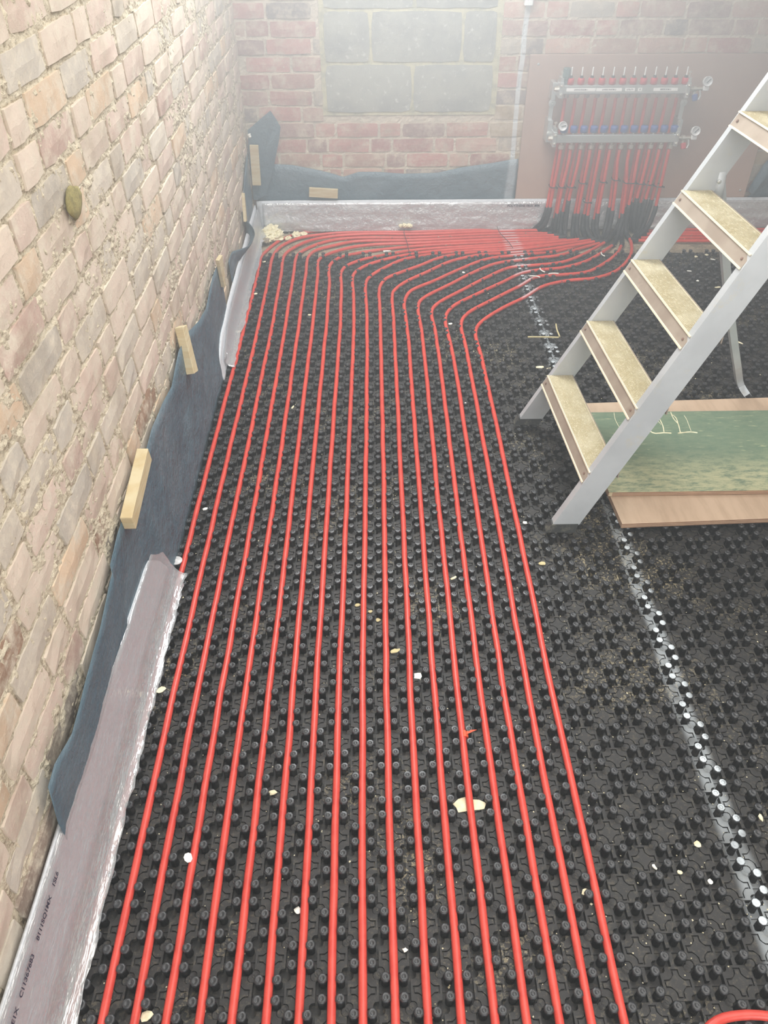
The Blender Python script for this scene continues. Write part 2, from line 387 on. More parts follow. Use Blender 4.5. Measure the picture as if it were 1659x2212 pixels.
# one flat olive patch on the left wall
def blob(c, r, seed, nx=10, nz=6, flat=1., jag=.35, M4=None):
    rr = random.Random(seed); v = []; f = []
    for j in range(nz + 1):
        th = math.pi * j / nz
        for i in range(nx):
            ph = 2 * math.pi * i / nx; k = 1 + rr.uniform(-jag, jag)
            if j in (0, nz): k = 1
            v.append(Vector((c[0] + r * k * math.sin(th) * math.cos(ph), c[1] + r * k * math.sin(th) * math.sin(ph), c[2] + r * flat * k * math.cos(th))))
    for j in range(nz):
        for i in range(nx): f.append((j * nx + i, j * nx + (i + 1) % nx, (j + 1) * nx + (i + 1) % nx, (j + 1) * nx + i)[::-1])
    if M4 is not None: v = [M4 @ q for q in v]
    return v, f
hp = onx(160, 437, WX + .002)
v, f = blob((0, 0, 0), 1, 4, 10, 6, 1, .15); v = [(hp[0] + q[0] * .006, hp[1] + q[1] * .05, hp[2] + q[2] * .035) for q in v]
M['olive'] = simple('olive_wall_spot', (150, 140, 92), .98, var=(40, .4, .7, (120, 112, 74)), bmp=(120, .8, .004))
link('olive_patch', mesh('olive_patch', v, f, True, [M['olive']]), wl, label='olive green patch on the left brick wall')

# back wall: coordinates (along X, up Z, out of the wall -Y)
BX0, BX1, BZ0 = -.212, .655, .592      # blocked-up opening
fb = lambda a, b, d: (a, WY + .004 - d, b)
v, f = mortar_grid(-.66, 3.3, 2.5, 330, 210, .0035, -.0045, 8.3, fb, hole=(BX0 + .02, BX1 - .02, BZ0 + .02, 2.0))
wb = struct('wall_back', v, f, M['mortar_b'])
def pal_b(a, z, r):
    t = r.random()
    c = r.choice(((182, 134, 124), (174, 126, 118), (188, 144, 130), (172, 140, 130), (192, 156, 140)))
    if t > .86: c = (176, 166, 152)
    elif t > .8: c = (142, 128, 122)
    if a > .66 and z < .62 and z > .35: c = (182, 162, 132) if t < .6 else c
    k = r.uniform(.92, 1.06); return s2l(tuple(q * k for q in c))
lay_bricks(wb, fb, (-.63, 3.28), [.055 + .0757 * i for i in range(32)], pal_b, M['brick_b'], M['brick_bs'], 23, skip=(BX0, BX1, BZ0 - .012, 2.0), rough=.0025,
           depth=(-.001, .004), vis=lambda a, z: z > .16 and not (.82 < a < 2.05 and z < .84))
# blockwork infill, a little recessed
b_ = MB().box((BX0 - .01, WY + .004, BZ0 - .012), (BX1 + .01, WY + .06, 2.02)); jb = b_.build('block_joint', M['joint_green'], wb)
def block(x0, x1, z0, z1, seed):
    r = random.Random(seed); bm = bmesh.new(); nx, nz = 8, 4; v = []; fcs = []
    for j in range(nz + 1):
        for i in range(nx + 1):
            e = i in (0, nx) or j in (0, nz); c = i in (0, nx) and j in (0, nz)
            x = x0 + (x1 - x0) * i / nx + r.uniform(-.002, .002); z = z0 + (z1 - z0) * j / nz + r.uniform(-.002, .002)
            if c: x += .006 * (1 if i == 0 else -1); z += .006 * (1 if j == 0 else -1)
            v.append((x, WY + .0 - (0 if e else .003) + r.uniform(-.0008, .0008), z))
    W_ = nx + 1
    for j in range(nz):
        for i in range(nx): fcs.append((j * W_ + i, j * W_ + i + 1, (j + 1) * W_ + i + 1, (j + 1) * W_ + i))
    ring = [i for i in range(W_)] + [j * W_ + nx for j in range(1, nz + 1)] + [nz * W_ + i for i in range(nx - 1, -1, -1)] + [j * W_ for j in range(nz - 1, 0, -1)]
    bk = []
    for q in ring: bk.append(len(v)); v.append((v[q][0], WY + .03, v[q][2]))
    for k in range(len(ring)): fcs.append((ring[k], bk[k], bk[(k + 1) % len(ring)], ring[(k + 1) % len(ring)]))
    link('block', mesh('block', v, fcs, False, [M['block']]), wb)
bz = BZ0 + .004
for row in range(6):
    z0 = bz + row * .226; z1 = z0 + .213
    cuts = [BX0 + .012, .236, BX1 - .018] if row % 2 == 0 else [BX0 + .012, .025, .475, BX1 - .018]
    for i in range(len(cuts) - 1): block(cuts[i] + (.006 if i else 0), cuts[i + 1] - (.006 if i < len(cuts) - 2 else 0), z0, z1, 300 + row * 10 + i)
# white end of a service duct high on the white streak
b_ = MB().cbox((.756, 4.335, 1.058), (.797, WY + .0, 1.5), .004); dz = thing('service_duct', 'white square duct end on the brick wall above the brown board', 'duct')
b_.build('duct_body', simple('white_duct', (232, 236, 236), .5), dz)
MB().cbox((.753, 4.332, 1.085), (.800, 4.366, 1.097), .002).build('duct_clip', M['paper'], dz)

# ---------------------------------------------------------------- floor panels
ZB = -.0115                      # lowest level of the moulded panel
def stud_prof():
    return [(.0086, ZB), (.0078, .0150), (.0094, .0168), (.0100, .0195), (.0097, .0222), (.0082, .0243), (.0044, .0247), (.0036, .0238), (.0018, .0232)]
sb = MB().lathe(stud_prof(), 8, phase=.5)
STUD = (np.array(sb.v), sb.f)
def plate_geo(cut=None):
    """raised square with bitten corners and a cross-shaped groove; centre at 0"""
    hh = .0296; bite = .0115; zt = .004
    out = []
    for k in range(4):
        a = k * math.pi / 2; R = Matrix.Rotation(a, 2)
        pts = [(hh, hh - bite), (hh - bite * .62, hh - bite * .92), (hh - bite * .92, hh - bite * .62), (hh - bite, hh)]
        out += [R @ Vector(p) for p in pts]
    def cross(g):
        L, w = .0235 + g, .0052 + g; q = []
        for k in range(4):
            R = Matrix.Rotation(k * math.pi / 2, 2)
            q += [R @ Vector(p) for p in ((L, -w), (L, w), (.0150, w + .0004), (.0098 + g * .4, .0098 + g * .4), (w + .0004, .0150))]
        return q
    c1, c2 = cross(.0019), cross(-.0011)
    bm = bmesh.new()
    vo = [bm.verts.new((p[0], p[1], zt)) for p in out]; v1 = [bm.verts.new((p[0], p[1], zt)) for p in c1]
    es = [bm.edges.new((L_[i], L_[(i + 1) % len(L_)])) for L_ in (vo, v1) for i in range(len(L_))]
    bmesh.ops.triangle_fill(bm, edges=es, use_beauty=True)
    v1b = [bm.verts.new((p[0], p[1], zt - .0048)) for p in c1]; v2b = [bm.verts.new((p[0], p[1], zt - .0048)) for p in c2]; v2 = [bm.verts.new((p[0], p[1], zt - .0002)) for p in c2]
    n = len(c1)
    for A_, B_ in ((v1, v1b), (v1b, v2b), (v2b, v2)):
        for i in range(n): bm.faces.new((A_[i], A_[(i + 1) % n], B_[(i + 1) % n], B_[i]))
    bm.faces.new(v2)
    vb = [bm.verts.new((p[0] * 1.0, p[1] * 1.0, ZB)) for p in out]
    for i in range(len(vo)): bm.faces.new((vo[i], vb[i], vb[(i + 1) % len(vo)], vo[(i + 1) % len(vo)]))
    for fc in list(bm.faces): pass
    bmesh.ops.remove_doubles(bm, verts=bm.verts, dist=1e-6)
    if cut is not None:
        w = .0007
        g = bm.verts[:] + bm.edges[:] + bm.faces[:]
        bmesh.ops.bisect_plane(bm, geom=g, plane_co=(cut - w, 0, 0), plane_no=(1, 0, 0))
        g = bm.verts[:] + bm.edges[:] + bm.faces[:]
        bmesh.ops.bisect_plane(bm, geom=g, plane_co=(cut + w, 0, 0), plane_no=(1, 0, 0))
        kill = [fc for fc in bm.faces if abs(fc.calc_center_median().x - cut) < w * .9]
        bmesh.ops.delete(bm, geom=kill, context='FACES')
    bmesh.ops.recalc_face_normals(bm, faces=bm.faces)
    bm.verts.index_update()
    r = (np.array([q.co[:] for q in bm.verts]), [tuple(q.index for q in fc.verts) for fc in bm.faces]); bm.free(); return r
PLATE = plate_geo(); PLATE_CUT = plate_geo(.0045)
PMESH = mesh('cross_plate', *PLATE, False, [M['black']]); PCMESH = mesh('cross_plate', *PLATE_CUT, False, [M['black']])
SMESH = mesh('stud', *STUD, True, [M['black']])
def tile(geo, offs, name, parent, **kw):
    if not offs: return
    v, f = geo; offs = np.array(offs); n = len(v)
    V = (v[None] + offs[:, None]).reshape(-1, 3)
    F = [tuple(i + k * n for i in q) for k in range(len(offs)) for q in f]
    return link(name, mesh(name, V, F, False, [M['black']]), parent, **kw)
def drift(x, y):
    # the laid rows run very slightly off square toward the back wall
    return min(1.12, max(0., (y - 1.2) / 1.78)) * (.0175 + .0105 * (min(x, .6) + .0585))
NX0, NX1, NXS, NY0, NYR = -10, 36, 13, -2, [-2, 18, 38, 66]
names = {(0, 0): 'nearest black studded heating panel, under the near run of the red pipes', (0, 1): 'middle black studded heating panel, under the straight middle run of the red pipes',
         (0, 2): 'far black studded heating panel, under the bends of the red pipes', (1, 0): 'near right black studded heating panel in front of the ladder, with a white line along its edge',
         (1, 1): 'black studded heating panel under the ladder feet and the wooden boards', (1, 2): 'far right black studded heating panel, bare, behind the ladder'}
so = .0173
for cx_, (n0, n1) in enumerate(((NX0, NXS), (NXS + 1, NX1))):
    for ry in range(3):
        k0, k1 = NYR[ry], NYR[ry + 1]
        x0 = PIT * (n0 + .025) if cx_ == 0 else PIT * (NXS + OX) + .0045; x1 = PIT * (NXS + OX) + .0045 if cx_ == 0 else PIT * (n1 + 1.025)
        y0, y1 = PIT * (k0 + OY - .5), PIT * (k1 + OY - .5)
        root = thing('floor_panel', names[cx_, ry], 'floor panel', ((x0 + x1) / 2, (y0 + y1) / 2, 0))
        off = np.array([(x0 + x1) / 2, (y0 + y1) / 2, 0])
        pl, plc, st, dz_, rb = [], [], [], [], []
        sh = MB().box((x0 + .0004, y0 + .0004, ZB), (x1 - .0004, y1 - .0004, ZB + .0012))
        dsk = MB().lathe([(.0085, ZB), (.0085, .0010), (.0072, .0020), (.003, .0012)], 10)
        for n in range(n0, n1 + 1):
            for k in range(k0, k1):
                c = np.array([PIT * (n + OX), PIT * (k + OY), 0]); c[0] += drift(c[0], c[1])
                if (n + k) % 2:
                    (plc if n == NXS else pl).append(c)
                    for sx, sy in ((-1, -1), (1, 1)):
                        q = c + np.array([sx * .0265, sy * .0265, 0]); sh.add([np.array(p) + q for p in dsk.v], dsk.f)
                else:
                    for sx in (-1, 1):
                        for sy in (-1, 1): st.append(c + np.array([sx * so, sy * so, 0]))
                    sh.box((c[0] - .0038, c[1] - .0300, ZB), (c[0] + .0038, c[1] - .004, .0030)); sh.box((c[0] - .0038, c[1] + .004, ZB), (c[0] + .0038, c[1] + .0300, .0030))
                    sh.box((c[0] - .029, c[1] - .0018, ZB), (c[0] + .029, c[1] + .0018, ZB + .004))
        MBs = MB(); MBs.v = [tuple(np.array(p) - off) for p in sh.v]; MBs.f = sh.f; MBs.build('sheet', M['black'], root)
        def keyd(p): x, y, zc = proj(p); return (0 if (-20 < x < W + 20 and -20 < y < H + 20) else 1, zc)
        lim = 300 if ry < 2 else 0
        st.sort(key=keyd)
        for p in st[:lim]: link('stud', SMESH, root, p - off)
        tile(STUD, [p - off for p in st[lim:]], 'studs', root, kind='stuff')
        if ry < 2:
            pl.sort(key=keyd)
            for p in pl[:300]: link('cross_plate', PMESH, root, p - off)
            if pl[300:]: tile(PLATE, [p - off for p in pl[300:]], 'cross_plates', root, kind='stuff')
            for p in plc: link('cross_plate', PCMESH, root, p - off)
        else:
            tile(PLATE, [p - off for p in pl], 'cross_plates', root, kind='stuff'); tile(PLATE_CUT, [p - off for p in plc], 'seam_plates', root, kind='stuff')

# ---------------------------------------------------------------- red heating pipes
PR = .0086; PZ = .0131
T = {  # traced upper course of each pipe as seen, unprojected on the floor
0: [(565, 554), (572, 546), (604, 520), (635, 508), (669, 501), (717, 497), (765, 496), (900, 497), (1074, 492), (1128, 491)],
1: [(589, 556), (608, 532), (645, 515), (693, 507), (741, 503), (900, 501), (1074, 496), (1145, 494)],
2: [(614, 553), (630, 538), (669, 520), (717, 511), (790, 506), (900, 506), (1060, 500), (1185, 497)],
3: [(642, 553), (664, 537), (705, 522), (753, 515), (900, 513), (1060, 506), (1198, 504)],
4: [(666, 556), (683, 541), (724, 530), (765, 522), (900, 519), (1060, 512), (1212, 508)],
5: [(689, 562), (710, 549), (753, 536), (801, 529), (900, 525), (1060, 518), (1222, 512)],
6: [(713, 573), (731, 558), (765, 549), (813, 541), (900, 532), (1060, 524), (1238, 516)],
7: [(737, 589), (748, 575), (777, 563), (837, 550), (900, 540), (1060, 530), (1255, 519)],
8: [(762, 598), (768, 588), (784, 577), (813, 566), (862, 554), (920, 545), (1010, 537), (1100, 532), (1265, 516)],
9: [(790, 614), (796, 601), (810, 590), (838, 575), (871, 561), (940, 549), (1010, 542), (1100, 537), (1285, 518)],
10: [(819, 630), (823, 615), (834, 602), (862, 590), (904, 575), (951, 557), (1013, 547), (1103, 541), (1180, 532), (1290, 517)],
11: [(847, 645), (850, 630), (860, 620), (880, 607), (922, 588), (973, 565), (1031, 552), (1103, 547), (1175, 540), (1298, 520)],
12: [(873, 658), (876, 645), (887, 629), (940, 606), (995, 581), (1052, 560), (1121, 551), (1194, 545), (1250, 531), (1300, 520)],
13: [(903, 664), (908, 650), (921, 640), (973, 614), (1024, 588), (1074, 569), (1139, 560), (1212, 551), (1250, 538), (1307, 522)],
14: [(932, 678), (936, 665), (951, 652), (1002, 625), (1052, 599), (1103, 578), (1157, 573), (1212, 567), (1255, 552), (1313, 520)],
15: [(962, 694), (965, 678), (980, 661), (1031, 635), (1085, 610), (1128, 590), (1168, 583), (1212, 579), (1259, 567), (1295, 549), (1327, 527)],
16: [(996, 706), (999, 690), (1013, 675), (1067, 646), (1121, 619), (1161, 598), (1212, 594), (1266, 588), (1302, 571), (1331, 549), (1344, 527)],
17: [(1027, 722), (1031, 706), (1044, 692), (1085, 666), (1132, 643), (1175, 618), (1230, 606), (1284, 601), (1331, 585), (1362, 551), (1362, 520), (1356, 510)]}
TOPS = [(1180, 457), (1187, 457), (1196, 480), (1202, 470), (1214, 466), (1227, 443), (1240, 470), (1247, 470), (1260, 471), (1268, 474), (1281, 486), (1290, 470), (1315, 457), (1322, 464), (1338, 480), (1344, 470), (1350, 456), (1357, 452),
        (1366, 446), (1374, 438), (1381, 447), (1393, 440), (1405, 441), (1415, 454)]
MY = 4.235; OUT0, OUTP = .999, .0512
wordn = ['leftmost', 'second', 'third', 'fourth', 'fifth', 'sixth', 'seventh', 'eighth', 'ninth', 'tenth', 'eleventh', 'twelfth', 'thirteenth', 'fourteenth', 'fifteenth', 'sixteenth', 'seventeenth', 'last and rightmost']
RIGHT = [[(1375, 497), (1450, 491), (1560, 490), (1800, 490)], [(1385, 502), (1450, 497), (1560, 496), (1800, 496)], [(1380, 507), (1450, 503), (1560, 502), (1800, 502)],
         [(1370, 510), (1430, 508), (1540, 508), (1800, 508)], [(1366, 514), (1420, 514), (1540, 514), (1800, 514)], [(1362, 519), (1420, 520), (1540, 520), (1800, 520)]]
def riser(i, F, zoff=0):
    """from the floor end F up through the sleeve to the manifold outlet; returns (sleeve pts, upper pts)"""
    col = i // 2; upper = (i % 2 == 0)
    tp = TOPS[i]; Ym = 4.255 + (.02 if upper else -.004)
    Tp = ony(*tp, Ym); Tp[2] = max(Tp[2], .05)
    ox = OUT0 + col * OUTP
    end = np.array([ox, 4.29 if upper else MY, .672 if upper else .448])
    d = np.array(F) - Tp; d[2] = 0; L = np.linalg.norm(d)
    elbow = np.array(F) * .5 + Tp * .5; elbow[2] = .004 + (i % 3) * .007
    mid = Tp.copy() * .84 + np.array(F) * .16; mid[2] = Tp[2] * .42
    up2 = np.array([Tp[0] * .62 + ox * .38, Tp[1] * .6 + end[1] * .4, .26])
    return [np.array(F), elbow, mid, Tp], [Tp, np.array([Tp[0] * .9 + ox * .1, Tp[1], Tp[2] + .05]), up2, np.array([ox, end[1], end[2] - .06]), end], up2
tie_pts = []
def make_pipe(i, floorpts, label, group):
    root = thing('heating_pipe', label, 'pipe', tuple(map(float, (floorpts[0][0], floorpts[0][1], 0))), group)
    fo = catmull(floorpts, .02)
    Fp = fo[-1]
    sl, upp, up2 = riser(i, Fp)
    slc = catmull(sl, .012); upc = catmull(upp, .02)
    allp = fo + slc[1:] + upc[1:]
    off = Vector(root.location)
    mb = MB(); mb.tube([Vector(p) - off for p in allp], PR, 10); mb.build('pipe_run', M['pipe'], root, True)
    q = [Fp + (fo[-3] - Fp)] + slc; e = (upc[2] - upc[0]); q = q + [upc[1]]
    mb = MB(); mb.tube([Vector(p) - off for p in q], [.0122 + .0006 * math.sin(k * 2.2) for k in range(len(q))], 10); mb.build('bend_sleeve', M['sleeve'], root, True)
    tie_pts.append((i, up2, np.array(upp[3]) - np.array(upp[1]), root))
for i in range(18):
    x = PIT * (NX0 + i + OX); tr = [onz(px, py, PZ) for px, py in T[i]]
    pts = []; x_end, y_end = tr[0][0], tr[0][1]
    ys = np.arange(-.12, y_end - .12, .12)
    for y in ys:
        t = np.clip((y - y_end + .7) / .7, 0, 1); xd = x + drift(x, y)
        pts.append(np.array([xd + (x_end - xd) * t * t + random.uniform(-.0011, .0011) + .0015 * math.sin(y * 2.1 + i), y, PZ + random.uniform(-.0004, .0006)]))
    for j, p in enumerate(tr):
        inpanel = p[1] < 3.95; zz = PZ + (.004 if (inpanel and j > 1) else 0)
        if not inpanel: zz = -.0025 + .0050 * (i % 3)
        q = onz(*T[i][j], zz); pts.append(q)
    lab = f'{wordn[i]} red floor heating pipe' + (' beside the left wall edge strip' if i == 0 else (' counted from the left wall, bordering the bare panels' if i == 17 else ' counted from the left wall'))
    make_pipe(i, pts, lab, 'red heating pipes side by side')
for j in range(6):
    i = 18 + j; pts = [onz(px, py, -.0025 + .0050 * (j % 3)) for px, py in RIGHT[j]][::-1]
    lab = ['rearmost', 'second', 'third', 'fourth', 'fifth', 'nearest'][j] + ' red pipe of the bundle running right behind the ladder' + ('' if j in (0, 5) else ', counted from the back wall')
    make_pipe(i, pts, lab, 'red pipes running right behind the ladder')
# black cable ties holding pipe groups below the manifold
groups = [(0, 1), (2, 3), (4, 5), (6, 7), (8, 9), (10, 11), (12, 13), (14, 15, 16, 17), (18, 19), (20, 21), (22, 23)]
tn = ['leftmost', 'second', 'third', 'fourth', 'fifth', 'sixth', 'seventh', 'wide eighth', 'ninth', 'tenth', 'rightmost']
for gi, g in enumerate(groups):
    P = [tie_pts[i][1] for i in g]; x0, x1 = min(p[0] for p in P) - .013, max(p[0] for p in P) + .013
    y0, y1 = min(p[1] for p in P) - .012, max(p[1] for p in P) + .012; z = .255 + [0, 0, 0, .02, -.08, .025, .035, .02, .015, .01, 0][gi]
    if gi == 4: x0 -= .012; x1 -= .012
    n = 20; ring = [((x0 + x1) / 2 + (x1 - x0) / 2 * math.copysign(abs(math.cos(2 * math.pi * k / n)) ** .6, math.cos(2 * math.pi * k / n)), (y0 + y1) / 2 + (y1 - y0) / 2 * math.copysign(abs(math.sin(2 * math.pi * k / n)) ** .6, math.sin(2 * math.pi * k / n)), z) for k in range(n + 1)]
    t = thing('cable_tie', f'{tn[gi]} black cable tie around the red pipes hanging below the manifold', 'cable tie', ((x0 + x1) / 2, y0, z), 'cable ties below the manifold')
    o = np.array(t.location)
    MB().tube([np.array(p) - o for p in ring], .0026, 6, False).build('strap', M['tie'], t)
    MB().cbox((x1 - .004 - o[0], y0 - .005 - o[1], -.004), (x1 + .005 - o[0], y0 + .003 - o[1], .004), .001).build('lock_head', M['tie'], t)
# loose red pipe arc at the lower right
pp = [onz(x, y, PZ + .012) for x, y in ((1490, 2300), (1515, 2240), (1550, 2205), (1600, 2193), (1659, 2195), (1740, 2215), (1800, 2260))]
o = thing('heating_pipe', 'curved end of red pipe at the lower right corner, apart from the others', 'pipe', tuple(pp[0]))
MB().tube([Vector(p) - Vector(pp[0]) for p in catmull(pp, .015)], PR, 10).build('pipe_run', M['pipe'], o, True)
# thin grey bundle ties across the floor bundle
for k, (pxy, lab) in enumerate(((((1074, 489), (1078, 500), (1088, 512), (1098, 522), (1108, 536)), 'thin dark tie line across the red pipe bundle near the white line'), (((873, 494), (873, 505), (878, 520), (884, 545)), 'thin dark tie line across the red pipe bundle below the foam scrap'))):
    P = [onz(x, y, .030) for x, y in pxy]; t = thing('bundle_tie', lab, 'tie', tuple(P[0]), 'ties across the floor bundle'); MB().tube([Vector(p) - Vector(P[0]) for p in catmull(P, .02)], .0016, 6).build('strap', M['tie'], t)

# ---------------------------------------------------------------- backing board and manifold
bb = thing('backing_board', 'large brown board fixed to the back wall behind the pipe manifold', 'board', (1.445, 4.35, .16))
mb = MB().cbox((-.633, -.009, 0), (.633, .009, .695), .0015); mb.build('board_face', M['mdf'], bb)
for x, z in ((-.59, .655), (.58, .64), (.6, .04)): MB().lathe([(.006, 0), (.006, .002), (.003, .003)], 10, axisM((x, -.009, z), (0, -1, 0))).build('screw', M['zinc'], bb)
mf = thing('pipe_manifold', 'steel underfloor heating manifold with two bars on the brown board', 'manifold', (1.28, 4.24, .5))
MO = np.array([1.28, 4.24, .5])
def mf_add(name, fn, mat, smooth=False, parent=None, **kw):
    mb = MB(); fn(mb); mb.v = [tuple(np.array(p) - MO) for p in mb.v]; return mb.build(name, M[mat] if isinstance(mat, str) else mat, parent or mf, smooth, **kw)
ZU, ZL, BH = .728, .503, .040
for nm, z, y in (('supply_bar', ZU, 4.225), ('return_bar', ZL, 4.225)):
    bar = mf_add(nm, lambda m: m.cbox((.955, y - .018, z - BH / 2), (1.578, y + .018, z + BH / 2), .004), 'zinc', label='upper steel bar' if z == ZU else 'lower steel bar')
    for sgn, xe in ((-1, .955), (1, 1.578)):
        mf_add('end_clamp', lambda m: (m.cbox((xe - .010, y - .026, z - .036), (xe + .010, y + .05, z + .034), .002), m.box((xe - .007, y - .02, z + .034), (xe + .007, y + .04, z + .052))), 'zinc')
        for zz in (z + .02, z - .02): mf_add('bolt', lambda m: m.lathe([(.006, 0), (.006, .006), (.003, .009)], 6, axisM((xe, y - .026, zz), (0, -1, 0))), 'brass')
        mf_add('bolt', lambda m: m.lathe([(.0035, 0), (.0035, .02), (.008, .02), (.008, .028)], 8, axisM((xe, y + .0, z + .05), (0, 0, 1))), 'brass')
    mf_add('end_plug', lambda m: m.lathe([(.013, 0), (.013, .012), (.009, .02)], 8, axisM((.945, y, z), (-1, 0, 0))), 'brass')
for i in range(12):
    x = OUT0 + i * OUTP
    mf_add('flow_meter', lambda m: m.lathe([(.012, 0), (.0172, .003), (.0172, .022), (.014, .029)], 12, axisM((x, 4.225, ZU + BH / 2), (0, 0, 1))), 'redcap', True, label='red flow meter body')
    mf_add('meter_collar', lambda m: m.lathe([(.0085, 0), (.0085, .012), (.005, .014)], 10, axisM((x, 4.225, ZU + BH / 2 + .026), (0, 0, 1))), 'rubber')
    mf_add('sight_glass', lambda m: m.lathe([(.0032, 0), (.0032, .034), (.001, .037)], 8, axisM((x, 4.225, ZU + BH / 2 + .04), (0, 0, 1))), 'glass', label='thin pale sight tube')
    mf_add('valve_cap', lambda m: m.lathe([(.012, 0), (.0185, .004), (.0195, .026), (.016, .032)], 12, axisM((x, 4.225, ZL + BH / 2 + .006), (0, 0, 1))), 'bluecap', True, label='blue valve cap')
    mf_add('valve_stem', lambda m: m.lathe([(.006, 0), (.006, .008)], 8, axisM((x, 4.225, ZL + BH / 2), (0, 0, 1))), 'brass')
    mf_add('pipe_union', lambda m: m.lathe([(.006, 0), (.006, .012), (.0135, .014), (.0135, .03), (.010, .034)], 8, axisM((x, 4.262, ZU - BH / 2 + .006), (0, .3, -1))), 'brass')
    mf_add('pipe_union', lambda m: m.lathe([(.006, 0), (.006, .01), (.0135, .012), (.0135, .03), (.010, .034)], 8, axisM((x, MY - .006, ZL - BH / 2), (0, 0, -1))), 'brass')
# mounting brackets with slotted ends
for x in (.935, 1.60):
    mf_add('bracket', lambda m: (m.cbox((x - .011, 4.285, ZL + .04), (x + .011, 4.300, ZU - .02), .002), m.cbox((x - .013, 4.26, ZL - .03), (x + .013, 4.341, ZL + .075), .002), m.cbox((x - .011, 4.27, ZU - .06), (x + .011, 4.341, ZU + .02), .002)), 'zinc')
    mf_add('bracket_ring', lambda m: m.lathe([(.018, 0), (.018, .005), (.006, .006), (.004, .003)], 14, axisM((x, 4.284, ZU - .075), (0, -1, 0))), 'zinc')
# air vent (left, upper)
mf_add('air_vent', lambda m: m.lathe([(.009, 0), (.011, .022), (.014, .026), (.014, .034), (.019, .036), (.019, .07), (.016, .073)], 10, axisM((.965 + .01, 4.225, ZU + BH / 2), (0, 0, 1))), 'greencap', label='grey green vent cap')
def gauge(x, y, z, R, a, lab):
    g = mf_add('gauge', lambda m: m.lathe([(R * .5, -.022), (R, -.02), (R, 0), (R * .92, .002), (R * .9, -.001)], 20, axisM((x, y, z), (0, -1, .25))), 'dial', True, label=lab)
    mf_add('needle', lambda m: m.box((-R * .7, -.0018, .0), (R * .45, .0018, .0022), axisM((x, y - .0022, z + .0005), (0, -1, .25)) @ Matrix.Rotation(a, 4, 'Z')), 'ink', parent=g)
gauge(.985, 4.19, ZL + .066, .0215, math.radians(12) + math.pi, 'round white gauge left of the blue caps')
for z, cm, cl in ((ZU, 'bluecap', 'blue drain cap'), (ZL, 'redcap', 'red drain cap')):
    y = 4.22
    mf_add('end_valve', lambda m: (m.lathe([(.009, 0), (.009, .018), (.014, .02), (.014, .034), (.008, .036), (.008, .075)], 8, axisM((1.588, y, z), (1, 0, 0))), m.lathe([(.008, 0), (.008, .03)], 8, axisM((1.618, y, z), (0, 0, -1)))), 'brass')
    mf_add('drain_cap', lambda m: m.lathe([(.012, 0), (.015, .004), (.013, .026), (.008, .03)], 8, axisM((1.622, y, z - .024), (.2, -.3, -1))), cm, label=cl)
    mf_add('drain_tail', lambda m: m.tube([(1.642, y, z), (1.648, y - .01, z - .03), (1.642, y - .012, z - .046)], .0045, 8), 'zinc')
    mf_add('gauge_neck', lambda m: m.cbox((1.655, y - .012, z - .008), (1.683, y + .006, z + .016), .003), 'dial')
    gauge(1.668, y - .016, z + .036, .0225, math.radians(42) + math.pi, 'round white gauge at the right end')
# paper labels with faint lettering on the upper bar
def text_mesh(s, size):
    c = bpy.data.curves.new('t', 'FONT'); c.body = s; c.size = size; c.offset = size * .03; c.align_x = 'CENTER'; c.align_y = 'CENTER'
    o = bpy.data.objects.new('t', c); COL.objects.link(o); dg = bpy.context.evaluated_depsgraph_get()
    m = bpy.data.meshes.new_from_object(o.evaluated_get(dg)); COL.objects.unlink(o); bpy.data.objects.remove(o); return m
def text(s, size, mat, parent, mtx, name='lettering'):
    m = text_mesh(s, size); m.materials.clear(); m.materials.append(M[mat]); o = link(name, m, parent); o.matrix_local = mtx; return o
for pa, pb, s in ((1225, 1288, 'LIVING ROOM 1'), (1288 + 2, 1345, 'LIVING ROOM 2'), (1352, 1373, 'UTILITY'), (1380, 1388.5, 'G'), (1413.5, 1466, 'BEDROOM 2')):
    a = ony(pa, 185, 4.206)[0]; b = ony(pb, 185, 4.206)[0]
    lb = mf_add('paper_label', lambda m: m.box((a, 4.2062, ZU - .006), (b, 4.207, ZU + .008)), 'paper', label='white paper label')
    text(s, .0095 if len(s) > 2 else .010, 'ink', lb, Matrix.Translation(Vector((((a + b) / 2) - MO[0], 4.2058 - MO[1], ZU + .001 - MO[2]))) @ Matrix.Rotation(math.pi / 2, 4, 'X'))

# ---------------------------------------------------------------- edge strips with polythene
def grid_sheet(cols, name, mat, parent, off=(0, 0, 0), thick=.0012, smooth=True, **kw):
    """cols: list of columns, each a list of points of the same count"""
    n = len(cols[0]); v = []; f = []
    for c in cols: v += [tuple(np.array(p, float) - np.array(off)) for p in c]
    for i in range(len(cols) - 1):
        for j in range(n - 1): f.append((i * n + j, (i + 1) * n + j, (i + 1) * n + j + 1, i * n + j + 1))
    o = link(name, mesh(name, v, f, smooth, [M[mat]]), parent, **kw)
    md = o.modifiers.new('solid', 'SOLIDIFY'); md.thickness = thick; md.offset = 0
    return o
def interp(xs, ys, x): return float(np.interp(x, xs, ys))
N_ = lambda a, b, c=0.: noise.noise((a, b, c))
